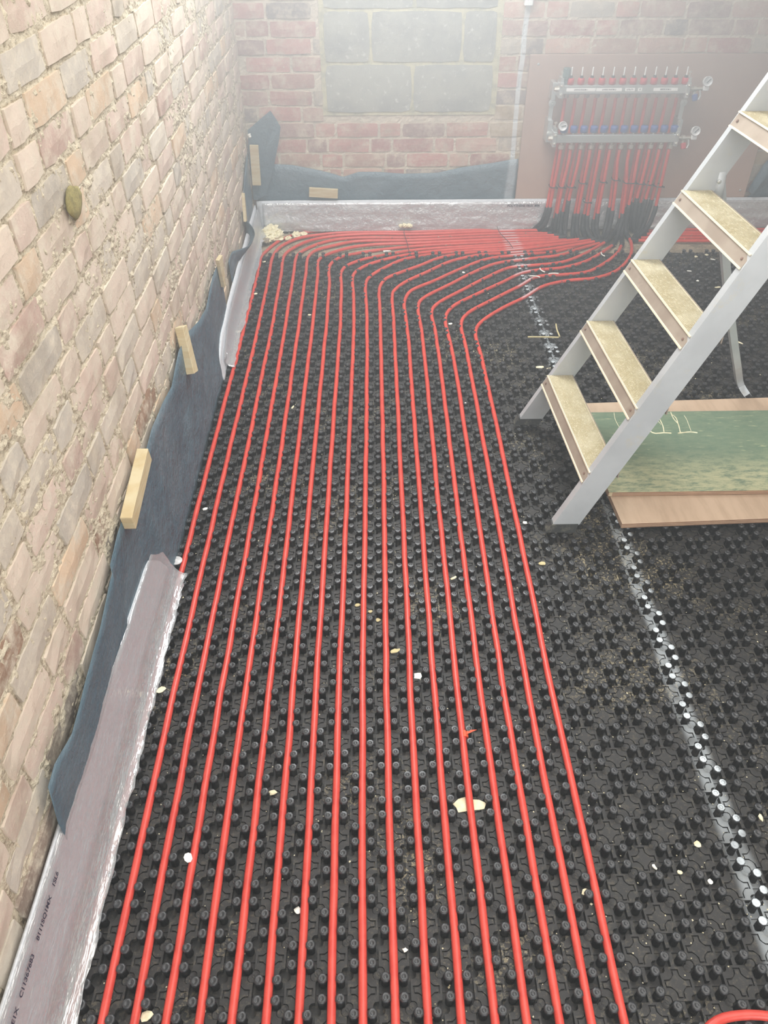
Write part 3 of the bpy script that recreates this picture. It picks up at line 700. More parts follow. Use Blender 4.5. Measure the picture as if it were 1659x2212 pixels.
# near left strip
s1 = thing('edge_strip', 'near grey foam edge strip wrapped in polythene against the pale brick wall', 'edge strip', (-.61, .8, 0), 'edge strips')
so_ = (-.61, .8, 0)
def strip_x(z, y): return -.587 - .034 * (z / .2) + .002 * N_(y * 3, z * 9)
cols = []
for y in np.linspace(-.3, 1.60, 60):
    top = interp([-.3, .47, .75, 1.0, 1.3, 1.56, 1.60], [.205, .20, .193, .190, .175, .165, .150], y) + .003 * N_(y * 6, 2)
    cols.append([(strip_x(z, y), y + (.0 if y < 1.5 else (y - 1.5) * (1 - z / top) * .35), z) for z in np.linspace(.052, top, 8)])
grid_sheet(cols, 'foam_strip', 'foam', s1, so_, .007)
cols = []
for y in np.linspace(-.3, 1.62, 150):
    out = interp([-.3, .4, .8, 1.2, 1.62], [-.548, -.548, -.550, -.548, -.544], y) + .006 * N_(y * 14, 7) + .004 * N_(y * 40, 3)
    if y > 1.4: out += .010 * N_(y * 30, 9)
    row = []
    for k, t in enumerate(np.linspace(0, 1, 11)):
        wr = (.002 + .006 * t) * N_(y * 9, t * 5, 1) + (.0012 + .004 * t) * N_(y * 30, t * 7, 4)
        if t < .62: z0_ = interp([-.3, .47, .75, 1.0, 1.3, 1.56, 1.62], [.209, .204, .197, .194, .179, .168, .152], y); z = z0_ - t / .62 * (z0_ - .05); x = strip_x(z, y) + .0065 + abs(wr) + .010 * (t / .62) ** 2
        else: u = (t - .62) / .38; z = .050 - u * .030 + wr; x = strip_x(.05, y) + .0165 + u * (out - strip_x(.05, y) - .0165)
        row.append((x, y, max(z, .0275 if x > -.585 and t > .75 else .01)))
    cols.append(row)
grid_sheet(cols, 'polythene_skirt', 'film', s1, so_, .0004, label='clear wrinkled polythene skirt')
for txt, px in (('1SL6', (104, 1880)), ('8111SQ1MX', (79, 1965)), ('C11367683', (40, 2090)), ('E1X', (14, 2180))):
    p = onx(*px, -.6085); m4 = Matrix.Translation(Vector((strip_x(.172, p[1]) + .0115, p[1], .172)) - Vector(so_)) @ Matrix.Rotation(math.radians(-10), 4, 'Y') @ Matrix.Rotation(math.pi / 2, 4, 'Z') @ Matrix.Rotation(math.pi / 2, 4, 'X')
    text(txt, .0145, 'ink', s1, m4, 'printed_marking')
# far left strip
s2 = thing('edge_strip', 'far grey edge strip against the left wall, reaching the back corner', 'edge strip', (-.59, 3.5, 0), 'edge strips'); so_ = (-.59, 3.5, 0)
cols = []
for y in np.linspace(2.72, 4.31, 60):
    top = interp([2.72, 2.76, 2.9, 3.2, 4.31], [.04, .085, .12, .14, .15], y)
    cols.append([(-.586 - .028 * (z / .15) + .003 * N_(y * 7, z * 14), y, z) for z in np.linspace(.003, top, 7)])
grid_sheet(cols, 'foam_strip', 'foam', s2, so_, .006)
cols = []
for y in np.linspace(2.80, 4.29, 110):
    top = interp([2.8, 3.0, 3.2, 4.31], [.07, .115, .13, .14], y); o_ = -.556 + .014 * N_(y * 8, 2) + .006 * N_(y * 26, 5)
    o_ = max(o_, -.572)
    cols.append([(-.578 - .022 * (z / .15) + .0035 * abs(N_(y * 16, z * 30)) if z > .04 else -.580 + (o_ + .580) * (1 - z / .04), y, max(z, .0275 if z < .04 else z)) for z in (top, top * .85, top * .7, .06, .045, .03, .015, .0)])
grid_sheet(cols, 'polythene_skirt', 'film', s2, so_, .0004, label='crumpled polythene skirt')
# back strip
s3 = thing('edge_strip', 'long grey foam edge strip wrapped in polythene along the back wall', 'edge strip', (1.3, 4.32, 0), 'edge strips'); so_ = (1.3, 4.32, 0)
cols = [[(x, 4.318 + .012 * (z / .165) + .0015 * N_(x * 5, z * 9), z) for z in np.linspace(.002, .165 + .0015 * N_(x * 4, 3), 6)] for x in np.linspace(-.605, 3.28, 90)]
grid_sheet(cols, 'foam_strip', 'foam', s3, so_, .007)
cols = []
for x in np.linspace(-.575, 3.28, 260):
    row = []
    for t in np.linspace(0, 1, 12):
        z = .15 * (1 - t) + .004; y = 4.3115 + .010 * (z / .165) - abs(.004 * N_(x * 2.2, z * 60, 2) + .003 * N_(x * 5, z * 110, 7)) * (1 + 2 * t) - .004 * t
        row.append((x, y, z))
    cols.append(row)
grid_sheet(cols, 'polythene_skirt', 'film', s3, so_, .0004, label='clear wrinkled polythene cover')
p = ony(1130, 443, 4.31)
text('POLYTHENE 08.01 MM', .018, 'ink', s3, Matrix.Translation(Vector((p[0], 4.298, p[2])) - Vector(so_)) @ Matrix.Rotation(math.pi / 2, 4, 'X'), 'printed_marking')

# ---------------------------------------------------------------- blue membrane
ml = thing('damp_membrane', 'blue grey plastic membrane turned up along the foot of the left wall', 'membrane', (-.62, 2.2, 0), 'blue membranes at the wall foot')
edge = [((115, 1779), .0), ((103, 1726), 0), ((91, 1702), 0), ((106, 1649), 0), ((144, 1582), 0), ((168, 1486), 0), ((192, 1400), 0), ((206, 1356), 0), ((230, 1246), 0), ((252, 1150), 0), ((262, 1121), 0), ((288, 1033), 0), ((314, 974), 0), ((327, 925), 0), ((350, 870), 0), ((369, 834), 0),
        ((382, 763), 0), ((402, 720), 0), ((428, 694), 0), ((444, 665), 0), ((457, 600), 0), ((471, 564), 0)]
tops = [onx(*e, WX + .012) for e, _ in edge]
ys = [p[1] for p in tops]; order = np.argsort(ys); ys = np.array(ys)[order]; zs = np.array([p[2] for p in tops])[order]
cols = []
for y in np.linspace(ys[0], ys[-1], 110):
    zt = interp(ys, zs, y) + .002 * N_(y * 20, 1)
    xb = interp([0, 1.5, 1.62, 2.72, 2.85, 4], [-.618, -.618, -.585, -.585, -.606, -.612], y)
    xt = WX + .012 + (.018 if y < 1.3 else .004) * (.6 + .5 * N_(y * 2.5, 4))
    row = []
    for t in np.linspace(0, 1, 12):
        z = zt * (1 - t); x = xt + (xb - xt) * (t ** 1.3)
        w_ = math.sin(math.pi * min(1, t * 1.05)) * (1 if (1.6 < y < 2.75) else .25)
        x += w_ * (.010 * N_(y * 3, t * 2.5, 3) + .006 * N_(y * 9 + t * 4, t * 3, 6))
        row.append((max(x, WX + .008), y, max(z, .002)))
    cols.append(row)
grid_sheet(cols, 'membrane_sheet', 'membrane', ml, (-.62, 2.2, 0), .0012)
# far part of the same membrane: it folds away from the wall in a loop over the strip
plan = [(471, 564, .235), (496, 544, .225), (520, 538, .20), (536, 531, .185), (546, 518, .180), (550, 502, .180), (545, 490, .190), (535, 478, .205), (520, 464, .225), (512, 451, .25), (513, 430, .29), (520, 397, .34), (530, 362, .40), (534, 328, .44)]
cols = []
pp = [onz(x, y, z) for x, y, z in plan]
pp = [np.array([max(p[0], WX + .010), min(p[1], WY - .012), p[2]]) for p in pp]
for p in catmull(pp, .02):
    inn = max(0., p[0] + .60)
    row = []
    for t in np.linspace(0, 1, 7):
        zb = .148 if inn > 0 or p[1] > 3.4 else .10
        x = p[0] + (-.617 - p[0]) * (t ** 2) * (.5 if inn > 0 else 1); row.append((max(x, WX + .008), p[1], p[2] + (zb - p[2]) * t))
    cols.append(row)
grid_sheet(cols, 'folded_flap', 'membrane', ml, (-.62, 2.2, 0), .0012, label='curled over fold')
# membrane on the back wall
mbk = thing('damp_membrane', 'blue grey plastic membrane along the foot of the back wall left of the board', 'membrane', (.1, 4.34, .15), 'blue membranes at the wall foot')
bt = [(592, 354), (631, 356), (678, 365), (720, 375), (741, 382), (775, 371), (817, 371), (872, 375), (944, 373), (998, 361), (1062, 352), (1112, 343)]
bw = [ony(x, y, WY - .012) for x, y in bt]; bx = [-.61] + [p[0] for p in bw]; bzz = [.33] + [p[2] for p in bw]
cols = []
for x in np.linspace(-.60, .808, 90):
    zt = interp(bx, bzz, x)
    cols.append([(x, WY - .014 - .006 * (.5 + N_(x * 4, t * 3)) * math.sin(math.pi * t) - .004 * t, .02 + (zt - .02) * (1 - t)) for t in np.linspace(0, 1, 9)])
grid_sheet(cols, 'membrane_sheet', 'membrane', mbk, (.1, 4.34, .15), .0012)
fl_ = [(536, 340), (535, 281), (560, 259), (584, 239), (597, 258), (606, 274), (603, 300), (592, 356), (575, 420), (556, 432), (540, 432)]
P = [ony(x, y, 4.322 if x < 590 else 4.34) for x, y in fl_]; P = [np.array([max(p[0], -.618), p[1], p[2]]) for p in P]
c = sum(P) / len(P) + np.array([0, -.012, 0])
v = [p - np.array((.1, 4.34, .15)) for p in P] + [c - np.array((.1, 4.34, .15))]; f = [(i, (i + 1) % len(P), len(P)) for i in range(len(P))]
o = link('corner_flap', mesh('corner_flap', v, f, False, [M['membrane']]), mbk, label='pointed flap standing up in the corner'); md = o.modifiers.new('s', 'SOLIDIFY'); md.thickness = .0014
# bunched membrane right of the board
mr = thing('damp_membrane', 'bunched dark blue membrane right of the brown board behind the ladder', 'membrane', (2.3, 4.33, .15), 'blue membranes at the wall foot')
cols = []
for x in np.linspace(2.085, 3.2, 60):
    zt = interp([2.085, 2.12, 2.17, 2.24, 2.4, 3.2], [.20, .33, .42, .46, .44, .40], x)
    cols.append([(x + .02 * math.sin(3 * t + x * 9), 4.345 - (.035 + .03 * N_(x * 5, t * 2)) * math.sin(math.pi * min(1, .15 + t)) , .158 + (zt - .158) * (1 - t)) for t in np.linspace(0, 1, 10)])
grid_sheet(cols, 'membrane_sheet', 'membrane', mr, (2.3, 4.33, .15), .0012)

# ---------------------------------------------------------------- wooden battens
def batten(label, c, ax, L, w, t, out, group='wooden battens holding the membrane', taper=0):
    """c centre on its back face, ax long direction, out outward normal"""
    ax = Vector(ax).normalized(); out = Vector(out).normalized(); sd = ax.cross(out).normalized(); out = sd.cross(ax).normalized()
    R = Matrix((ax, sd, out)).transposed().to_4x4()
    o = thing('wooden_batten', label, 'batten', tuple(c), group)
    m = MB().cbox((-L / 2, -w / 2, 0), (L / 2, w / 2, t), .0015)
    if taper: m.v = [(p[0], p[1] * (1 - taper * max(0, p[0] / L + .5)), p[2]) for p in m.v]
    m.v = [tuple(R @ Vector(p)) for p in m.v]; m.build('block', M['wood'], o); return o
a = ony(668, 414, 4.335); b = ony(730, 420, 4.335); z = .5 * (a + b)
batten('flat pale wooden batten on the blue membrane of the back wall', (z[0], 4.335, z[2] + .004), (b[0] - a[0], 0, b[2] - a[2] + .006), .155, .048, .018, (0, -1, 0))
a = ony(549, 314, 4.31); b = ony(555, 397, 4.31)
batten('upright pale wooden batten in the back corner on the pointed flap', ((a[0] + b[0]) / 2, 4.31, (a[2] + b[2]) / 2), (a - b), .20, .045, .018, (0, -1, 0))
p = onx(529, 448, -.60); batten('small wooden wedge low in the back corner beside the curled fold', (-.61, p[1], p[2]), (.0, .25, 1), .13, .04, .014, (1, 0, 0), taper=.5)
p = onx(478, 590, -.605); batten('pointed pale wooden wedge behind the far edge strip', (-.612, p[1], p[2] + .005), (0, .1, -1), .13, .045, .016, (1, -.2, 0), taper=.65)
p = onx(407, 757, -.60); batten('short pale wooden batten tilting down from the brick, second nearest on the left wall', (-.619, p[1] + .0, p[2]), (.10, -.22, -.62), .155, .045, .028, (1, -.1, 0))
p = onx(305, 1053, -.59); batten('nearest pale wooden batten lying along the left wall', (-.617, p[1], p[2]), (0, 1, .18), .235, .045, .03, (1, 0, 0))

# ---------------------------------------------------------------- boards on the floor
def sheet(name, label, cx, cy, z0, L, D, t, rot, mat, emat, cat='board', group=None):
    o = thing(name, label, cat, (cx, cy, z0), group, None, (0, 0, rot))
    v, f = [], []
    m = MB().cbox((-L / 2, -D / 2, 0), (L / 2, D / 2, t), .0008)
    me = mesh('board_face', m.v, m.f, False, [M[mat], M[emat]])
    for q in me.polygons:
        if abs(q.normal.z) < .5: q.material_index = 1
    link('board_face', me, o); 
    for k in (.3, .62): # ply layers visible on the edges
        MB().box((-L / 2 - .0006, -D / 2 - .0006, t * k), (L / 2 + .0006, D / 2 + .0006, t * k + .0012)).build('ply_layer', M['ply'], o)
    return o
r2 = math.radians(2.0)
fx, fy = .778, 1.790
def corner_to_center(x, y, L, D, rot, back=False):
    dx, dy = L / 2, (-D / 2 if back else D / 2)
    return x + dx * math.cos(rot) - dy * math.sin(rot), y + dx * math.sin(rot) + dy * math.cos(rot)
L1, D1 = 1.4, .27; c = corner_to_center(fx, fy, L1, D1, r2)
sheet('plywood_board', 'front bare plywood board, lower layer, jutting out under the green sheet toward the camera', c[0], c[1], .0262, L1, D1, .0185, r2, 'ply', 'ply_edge', group='bare plywood boards under the green sheet')
L2, D2 = 1.5, .30; c = corner_to_center(.80, 2.474, L2, D2, r2, True)
sheet('plywood_board', 'rear bare plywood board, lower layer, showing as a strip behind the green sheet', c[0], c[1], .0262, L2, D2, .0185, r2, 'ply', 'ply_edge', group='bare plywood boards under the green sheet')
gs = sheet('green_board', 'worn green faced plywood sheet with cream scratches lying on the bare boards', .765 + .75, 2.153, .0455, 1.5, .462, .018, 0, 'green', 'ply_edge')
marks = [[(275, 170), (280, 205), (290, 240), (330, 315)], [(672, 190), (690, 235), (715, 290), (725, 345)], [(590, 320), (610, 345), (650, 358), (720, 352), (790, 356)], [(785, 165), (800, 205), (822, 240), (850, 268), (862, 305), (872, 350)],
         [(790, 190), (815, 200), (838, 228), (850, 268)], [(850, 355), (900, 350), (960, 345), (1025, 352)], [(905, 195), (930, 235), (945, 275), (968, 335)], [(640, 215), (660, 235), (700, 280)]]
for k, mk in enumerate(marks):
    P = [onz(1260 + x / 4.158, 850 + y / 4.158, .0636) for x, y in mk]; P = [p - np.array(gs.location) for p in P]
    thin = .0011 if k not in (0, 6, 7) else .0006
    m = MB(); m.tube(catmull(P, .012), [thin * (1.0 + .8 * abs(math.sin(q * 1.7))) * (1.7 if k in (2, 5) else 1) for q in range(len(catmull(P, .012)))], 6)
    m.v = [(p[0], p[1], .0180 + max(0, (p[2] - P[0][2])) * .5) for p in m.v]; m.build('cream_mark', M['foamscrap'], gs)
MB().box((-.748, -.2315, .002), (-.738, -.2306, .016)).build('edge_chip', M['wood'], gs)

# ---------------------------------------------------------------- step ladder
ld = thing('step_ladder', 'aluminium step ladder with dusty ribbed treads standing right of the red pipes', 'ladder', (.62, 2.07, .026)); LO = Vector((.62, 2.07, .026))
SL = .0983 / .2135         # x gained per z
def yn(z): return 1.789 + .064 * (z - .2)
def yf(z): return 2.352 - .070 * (z - .2)
RW = .082
def rail(y_of, w, name, fl_, ztop=1.86, zb=.052, xoff=0.):
    """channel: web facing the viewer, flanges going +y"""
    m = MB(); t = .0035; d = Vector((SL, 0, 1)).normalized()
    def P(z, u, dy):  # u across rail in x
        return Vector((xfront(z) + u, y_of(z) + dy, z)) - LO
    prof = [(0, 0), (w, 0), (w, fl_), (w - .003, fl_), (w - .003, t), (.003, t), (.003, fl_), (0, fl_)]
    zs_ = [zb, ztop]; v = [P(z, u, dy) for z in zs_ for u, dy in prof]; n = len(prof)
    f = [(k, (k + 1) % n, n + (k + 1) % n, n + k) for k in range(n)] + [tuple(range(n))[::-1], tuple(range(n, 2 * n))]
    m.add(v, f); return m.build(name, M['alu'], ld)
def xfront(z): return .5395 + SL * (z - .02) + XO
XO = .004
rail(yn, RW, 'rail', .027); XO = -.008; rail(yf, .083, 'rail', .024); XO = 0
# rubber feet
for yy, w, x0 in ((yn(.02), RW, .545), (yf(.02), .083, .533)):
    m = MB(); a = [(x0 - .004, yy - .003, .0255), (x0 + w + .004, yy - .003, .0255), (x0 + w + .004, yy + .03, .0255), (x0 - .004, yy + .03, .0255), (x0 + .010, yy - .001, .056), (x0 + w + .010, yy - .001, .056), (x0 + w + .010, yy + .026, .056), (x0 + .010, yy + .026, .056)]
    m.add([Vector(p) - LO for p in a], [(0, 3, 2, 1), (4, 5, 6, 7), (0, 1, 5, 4), (1, 2, 6, 5), (2, 3, 7, 6), (3, 0, 4, 7)]); m.build('rubber_foot', M['rubber'], ld)
for i in range(8):
    z = .2434 + .2134 * i; x0 = .6215 + .0983 * i + .012 * 0; y0, y1 = yn(z) + .0045, yf(z) - .001; D = .088
    def q(x, y, zz): return Vector((x, y, zz)) - LO
    # ribbed top
    nr = 18; prof = []
    for k in range(nr):
        xa = x0 + .004 + (D - .008) * k / nr; xb = (D - .008) / nr
        prof += [(xa, z), (xa + xb * .45, z), (xa + xb * .55, z - .0016), (xa + xb * .95, z - .0016)]
    prof += [(x0 + D, z), (x0 + D, z - .004), (x0 + .004, z - .004)]
    n = len(prof); v = [q(x0s + (.014 if e == 0 else 0) * 0 + dxx, yy, zz) for e, yy, dxx in ((0, y0, .022), (1, y1, -.003)) for x0s, zz in prof]
    f = [(k, n + k, n + (k + 1) % n, (k + 1) % n) for k in range(n)] + [tuple(range(n)), tuple(range(n, 2 * n))[::-1]]
    stp = link('step', mesh('step', v, f, False, [M['tread']]), ld)
    def bar(xa, xb, za, zb, name, mat):
        # prism between (xa,za) and (xb,zb) corners following the small splay of the step
        v = []
        for yy, dxx in ((y0, .022), (y1, -.003)): v += [q(x + dxx, yy, zz) for x, zz in ((xa[0], xa[1]), (xb[0], xb[1]), (xb[0] + .003, xb[1]), (xa[0] + .003, xa[1]))]
        f = [(0, 1, 5, 4), (1, 2, 6, 5), (2, 3, 7, 6), (3, 0, 4, 7), (0, 3, 2, 1), (4, 5, 6, 7)]
        return link(name, mesh(name, v, f, False, [M[mat]]), stp)
    bar((x0 + .003, z - .002), (x0 - .0145, z - .034), 0, 0, 'front_lip', 'riser')
    bar((x0 - .0005, z + .0012), (x0 - .0022, z - .0022), 0, 0, 'top_bead', 'lip')
    bar((x0 - .0168, z - .0335), (x0 - .0188, z - .0372), 0, 0, 'bottom_bead', 'lip')
    bar((x0 + D - .002, z), (x0 + D - .002, z - .022), 0, 0, 'back_lip', 'riser')
    for yy, dxx in ((y0 + .022, .021), (y1 - .022, -.003)):
        m = MB().lathe([(.0042, 0), (.0042, .002), (.002, .003)], 8, axisM(q(x0 - .0065 + dxx, yy, z - .019), (-1, 0, .5))); m.build('rivet', simple('rivet', (120, 96, 84), .6) if i == 0 and yy < 2 and 'rivet' not in M else M.setdefault('rivet', bpy.data.materials.get('rivet') or M['alu']), stp)
# rear support legs (folding frame behind), one on each side
def rear_leg(P):
    m = MB(); pts = catmull(P, .05); V = []; F = []
    w, d = .012, .013
    for k, p in enumerate(pts):
        t = (np.array(pts[min(k + 1, len(pts) - 1)]) - np.array(pts[max(k - 1, 0)])); t /= np.linalg.norm(t)
        sx = np.cross((0, 1, 0), t); sx /= np.linalg.norm(sx); sy = np.cross(t, sx)
        for a, b in ((-w, -d), (w, -d), (w, d), (w - .003, d), (w - .003, -d + .003), (-w + .003, -d + .003), (-w + .003, d), (-w, d)): V.append(Vector(p + sx * a + sy * b) - LO)
    for k in range(len(pts) - 1):
        for j in range(8): F.append((k * 8 + j, k * 8 + (j + 1) % 8, (k + 1) * 8 + (j + 1) % 8, (k + 1) * 8 + j))
    F += [tuple(range(8))[::-1], tuple(range((len(pts) - 1) * 8, len(pts) * 8))]
    m.add(V, F); return m.build('rear_leg', M['alu'], ld)
A_ = ony(1553, 372, 2.315); B_ = ony(1573, 640, 2.44); C_ = ony(1592, 790, 2.51); D_ = onz(1600, 832, .055); E_ = onz(1616, 856, .034)
leg1 = rear_leg([A_, B_, C_, D_, E_])
MB().lathe([(.0, 0), (.017, .0), (.017, .09), (.0, .09)], 12, axisM(np.array(A_) - np.array(LO) + np.array((0.014, 0, -.085)), (-.1, 0, 1))).build('leg_socket', M['alu'], ld, True)
MB().lathe([(.006, 0), (.006, .006), (.003, .008)], 8, axisM(np.array(A_) - np.array(LO) + np.array((0, -.016, -.02)), (0, -1, 0))).build('hinge_bolt', M['zinc'], ld)
rear_leg([(A_[0] + .02, 1.80, A_[2]), (B_[0], 1.775, B_[2]), (C_[0], 1.76, C_[2]), (D_[0], 1.75, D_[2]), (E_[0], 1.75, .036)])
MB().tube([Vector((B_[0] + .08, 1.775, .36)) - LO, Vector((B_[0] + .08, 2.46, .36)) - LO], .008, 8).build('cross_brace', M['alu'], ld) if False else None

# ---------------------------------------------------------------- debris
def scrap(px, py, z, sx, sy, mat, label, name='foam_scrap', cat='scrap', group='pale scraps on the floor panels', seed=1, h=.004, rot=0.):
    p = onz(px, py, z); o = thing(name, label, cat, tuple(p), group)
    rr = random.Random(seed); n = 9; v = []; f = []
    for lay, (zz, k) in enumerate(((0, .92), (h, 1.), (h * 1.6, .6))):
        for i in range(n):
            if lay == 0: base = None
            t = 2 * math.pi * i / n; rad = 1 + rr.uniform(-.28, .28) if lay == 0 else rads[i]
            if lay == 0:
                if i == 0: rads = []
                rads.append(rad)
            x, y = sx * rad * math.cos(t) * k, sy * rad * math.sin(t) * k
            v.append((x * math.cos(rot) - y * math.sin(rot), x * math.sin(rot) + y * math.cos(rot), zz + rr.uniform(-.15, .15) * h))
    for l in range(2):
        for i in range(n): f.append((l * n + i, l * n + (i + 1) % n, (l + 1) * n + (i + 1) % n, (l + 1) * n + i))
    f += [tuple(range(n))[::-1], tuple(range(2 * n, 3 * n))]
    link('scrap_body', mesh('scrap', v, f, False, [M[mat]]), o); return o
S = [(862, 0, 0)]
# large pad under the fourteenth pipe
pad = thing('foam_pad', 'large cream foam piece wedged under a red pipe near the bottom', 'foam piece', tuple(onz(1013, 1737, .004)))
pts = [(978, 1738), (990, 1727), (1005, 1723), (1020, 1728), (1035, 1729), (1050, 1736), (1046, 1748), (1035, 1750), (1015, 1752), (990, 1756), (985, 1745)]
Pv = [onz(x, y, .004) - np.array(pad.location) for x, y in pts]; n = len(Pv)
v = [(p[0], p[1], .0002) for p in Pv] + [(p[0], p[1], .0010 + .0002 * (k % 3)) for k, p in enumerate(Pv)]
v = [(a, b, c + (.0015 if k >= n else 0)) for k, (a, b, c) in enumerate(v)]
link('pad_body', mesh('pad', v, [tuple(range(n))[::-1], tuple(range(n, 2 * n))] + [(i, (i + 1) % n, n + (i + 1) % n, n + i) for i in range(n)], False, [M['foamscrap']]), pad)
# lumps of dried expanding foam in the back left corner
fm = [((578, 493), .052, 'largest cream foam lump in the back left corner'), ((597, 505), .036, 'cream foam lump right of the largest one in the back left corner'), ((600, 489), .030, 'rear cream foam lump against the back strip in the corner'), ((572, 510), .026, 'cream foam lump nearest the left strip in the corner'),
      ((640, 500), .026, 'cream foam lump on the back strip foot right of the corner'), ((655, 497), .018, 'small cream foam lump farthest right of the corner group'), ((622, 506), .018, 'small cream foam lump just behind the outer red pipe bend')]
for k, ((px, py), r, lab) in enumerate(fm):
    p = onz(px, py, .03); p[0] = max(p[0], -.555 + r * .5); p[1] = min(p[1], 4.285 - r * .6)
    o = thing('foam_lump', lab, 'foam lump', (p[0], p[1], .0), 'dried foam lumps in the back left corner')
    v, f = blob((0, 0, r * .42), r, 40 + k, 16, 10, .62, .30); link('lump_body', mesh('lump', v, f, False, [M['foamscrap']]), o)
p = onz(573, 523, .01); o = thing('stone_crumb', 'grey stone crumb below the foam lumps in the back left corner', 'stone', tuple(p)); v, f = blob((0, 0, .010), .024, 77, 10, 6, .45, .2); link('crumb_body', mesh('crumb', v, f, False, [M['screed']]), o)
p = onz(877, 489, .03); o = thing('foam_lump', 'cream foam lump lying on the rear pipe bundle against the back strip', 'foam lump', (p[0], p[1] - .012, .030))
for dx, dy, r in ((-.03, .0, .012), (-.008, .003, .014), (.014, 0, .015), (.026, -.004, .011)):
    v, f = blob((dx, dy, .008), r, int(500 + dx * 1000), 10, 6, .8, .25); link('lump_body', mesh('lump', v, f, False, [M['foamscrap']]), o)
sc = [(835, 543, .02, .026, .007, 'scrapwhite', 'white torn strip lying across the front pipes of the rear bundle', .1), (570, 566, .02, .010, .008, 'foamscrap', 'cream scrap beside the first pipe bend', 0), (553, 635, .02, .010, .008, 'foamscrap', 'cream scrap between the first two pipes near the far strip', 0),
      (514, 717, .02, .012, .010, 'foamscrap', 'cream scrap at the far strip beside the leftmost pipe', 0), (490, 764, .01, .006, .004, 'scrapwhite', 'tiny white chip beside the end of the far strip', 0), (668, 681, .02, .008, .006, 'foamscrap', 'cream chip between the fifth and sixth pipes', 0),
      (1001, 589, .024, .008, .008, 'scrapwhite', 'white chip among the pipe diagonals', 0), (973, 700, .024, .009, .007, 'scrapwhite', 'white chip between the last three pipe bends', 0), (1005, 872, .02, .006, .005, 'scrapwhite', 'white chip between the last pipes mid floor', 0),
      (1166, 794, .012, .020, .009, 'foamscrap', 'cream flake left of the lowest ladder step', .2), (1185, 799, .012, .009, .012, 'foamscrap', 'cream flake touching the white line left of the ladder', 0), (1170, 1218, .005, .010, .008, 'husk', 'yellowish chip in a cross plate below the ladder foot', 0),
      (1035, 1134, .01, .007, .006, 'scrapwhite', 'white chip right of the pipes, left of the ladder foot', 0), (1134, 1130, .01, .008, .006, 'scrapwhite', 'white chip beside the last pipe level with the ladder foot', 0), (903, 1461, .022, .011, .009, 'scrapwhite', 'white chip between the middle pipes, mid height', .3),
      (853, 1407, .022, .013, .006, 'husk', 'tan husk beside the ninth pipe', .5), (772, 1308, .005, .008, .006, 'husk', 'tan crumb left of the middle pipe', 0), (800, 1322, .005, .008, .005, 'husk', 'tan crumb pair right of the middle pipe', .2), (817, 1340, .005, .007, .006, 'husk', 'tan crumb just right of the tan crumb pair', 0),
      (348, 1491, .024, .011, .008, 'foamscrap', 'cream chip on a stud beside the near strip', .3), (443, 1100, .02, .009, .006, 'scrapwhite', 'white chip beside the second pipe', .1), (408, 1853, .022, .009, .010, 'scrapwhite', 'white chip between the near pipes at the lower left', .4), (590, 1713, .006, .010, .006, 'foamscrap', 'cream flake between the sixth and seventh pipes, lower half', 0),
      (643, 1968, .008, .007, .007, 'scrapwhite', 'white chip left of the seventh pipe near the bottom', 0), (875, 2053, .006, .005, .005, 'scrapwhite', 'white chip right of the eleventh pipe near the bottom', 0), (315, 2196, .006, .012, .008, 'foamscrap', 'cream flake at the bottom edge between the second and third pipes', .2),
      (1506, 1824, .024, .007, .008, 'foamscrap', 'bright cream chip near the white line, lower right', 0), (1413, 1873, .006, .004, .007, 'scrapwhite', 'thin pale chip left of the bright cream chip', .3), (1468, 1885, .006, .005, .005, 'foamscrap', 'small cream chip below the bright cream chip', 0), (1534, 1905, .024, .005, .005, 'scrapwhite', 'small white chip nearest the lower right corner', 0),
      (1643, 1767, .02, .004, .009, 'foamscrap', 'cream sliver beside a stud at the right edge', 0), (1265, 1927, .006, .010, .007, 'foamscrap', 'cream flake right of the last pipe near the bottom', .2), (979, 1250, .012, .012, .004, 'foamscrap', 'cream sliver between the last pipes, mid floor', .6), (633, 880, .02, .010, .004, 'foamscrap', 'thin cream sliver in the far left run', 1.2),
      (1503, 555, .024, .010, .010, 'foamscrap', 'curled cream flake seen between the ladder steps, left one of two', .3), (1526, 551, .024, .011, .009, 'foamscrap', 'curled cream flake seen between the ladder steps, right one of two', -.3), (1540, 561, .024, .012, .003, 'scrapwhite', 'white sliver just right of the two curled flakes', -.4),
      (1489, 586, .02, .011, .003, 'scrapwhite', 'white sliver below the curled flakes', -.2), (1507, 607, .02, .008, .007, 'scrapwhite', 'white chip left of the rear ladder leg', .1), (1551, 621, .022, .018, .005, 'foamscrap', 'curved cream flake crossing behind the near ladder rail', .1), (1598, 741, .02, .014, .004, 'foamscrap', 'cream sliver right of the rear ladder leg', -.9)]
for k, (px, py, z, a, b, m, lab, ro) in enumerate(sc): scrap(px, py, z, a, b, m, lab, seed=100 + k, rot=ro, h=.0025)
# clear washer by the first pipe
p = onz(381, 1212, .025); o = thing('plastic_washer', 'clear round plastic washer beside the leftmost pipe', 'washer', tuple(p))
MB().lathe([(.014, 0), (.018, .001), (.018, .003), (.015, .004), (.006, .003), (.005, .006), (.0, .006)], 20).build('washer_body', simple('washer_plastic', (196, 196, 196), .2), o, True)
# white clips on the pipes
for px, py, ro, lab in ((1155, 598, -.3, 'left white pipe clip on the diagonal red pipe'), (1196, 592, .05, 'right white pipe clip lying on the diagonal red pipe'), (1173, 583, 1.9, 'short white pipe clip behind the other two'), (1304, 549, 1.7, 'upright white pipe clip near the pipe sleeves')):
    p = onz(px, py, .034); o = thing('pipe_clip', lab, 'clip', tuple(p), 'white pipe clips'); o.rotation_euler = (0, 0, ro)
    MB().tube([(.026 * math.cos(a) * 1.0, .010 * math.sin(a), 0) for a in np.linspace(.25, math.pi - .25, 9)], .0026, 6).build('clip_body', M['scrapwhite'], o)
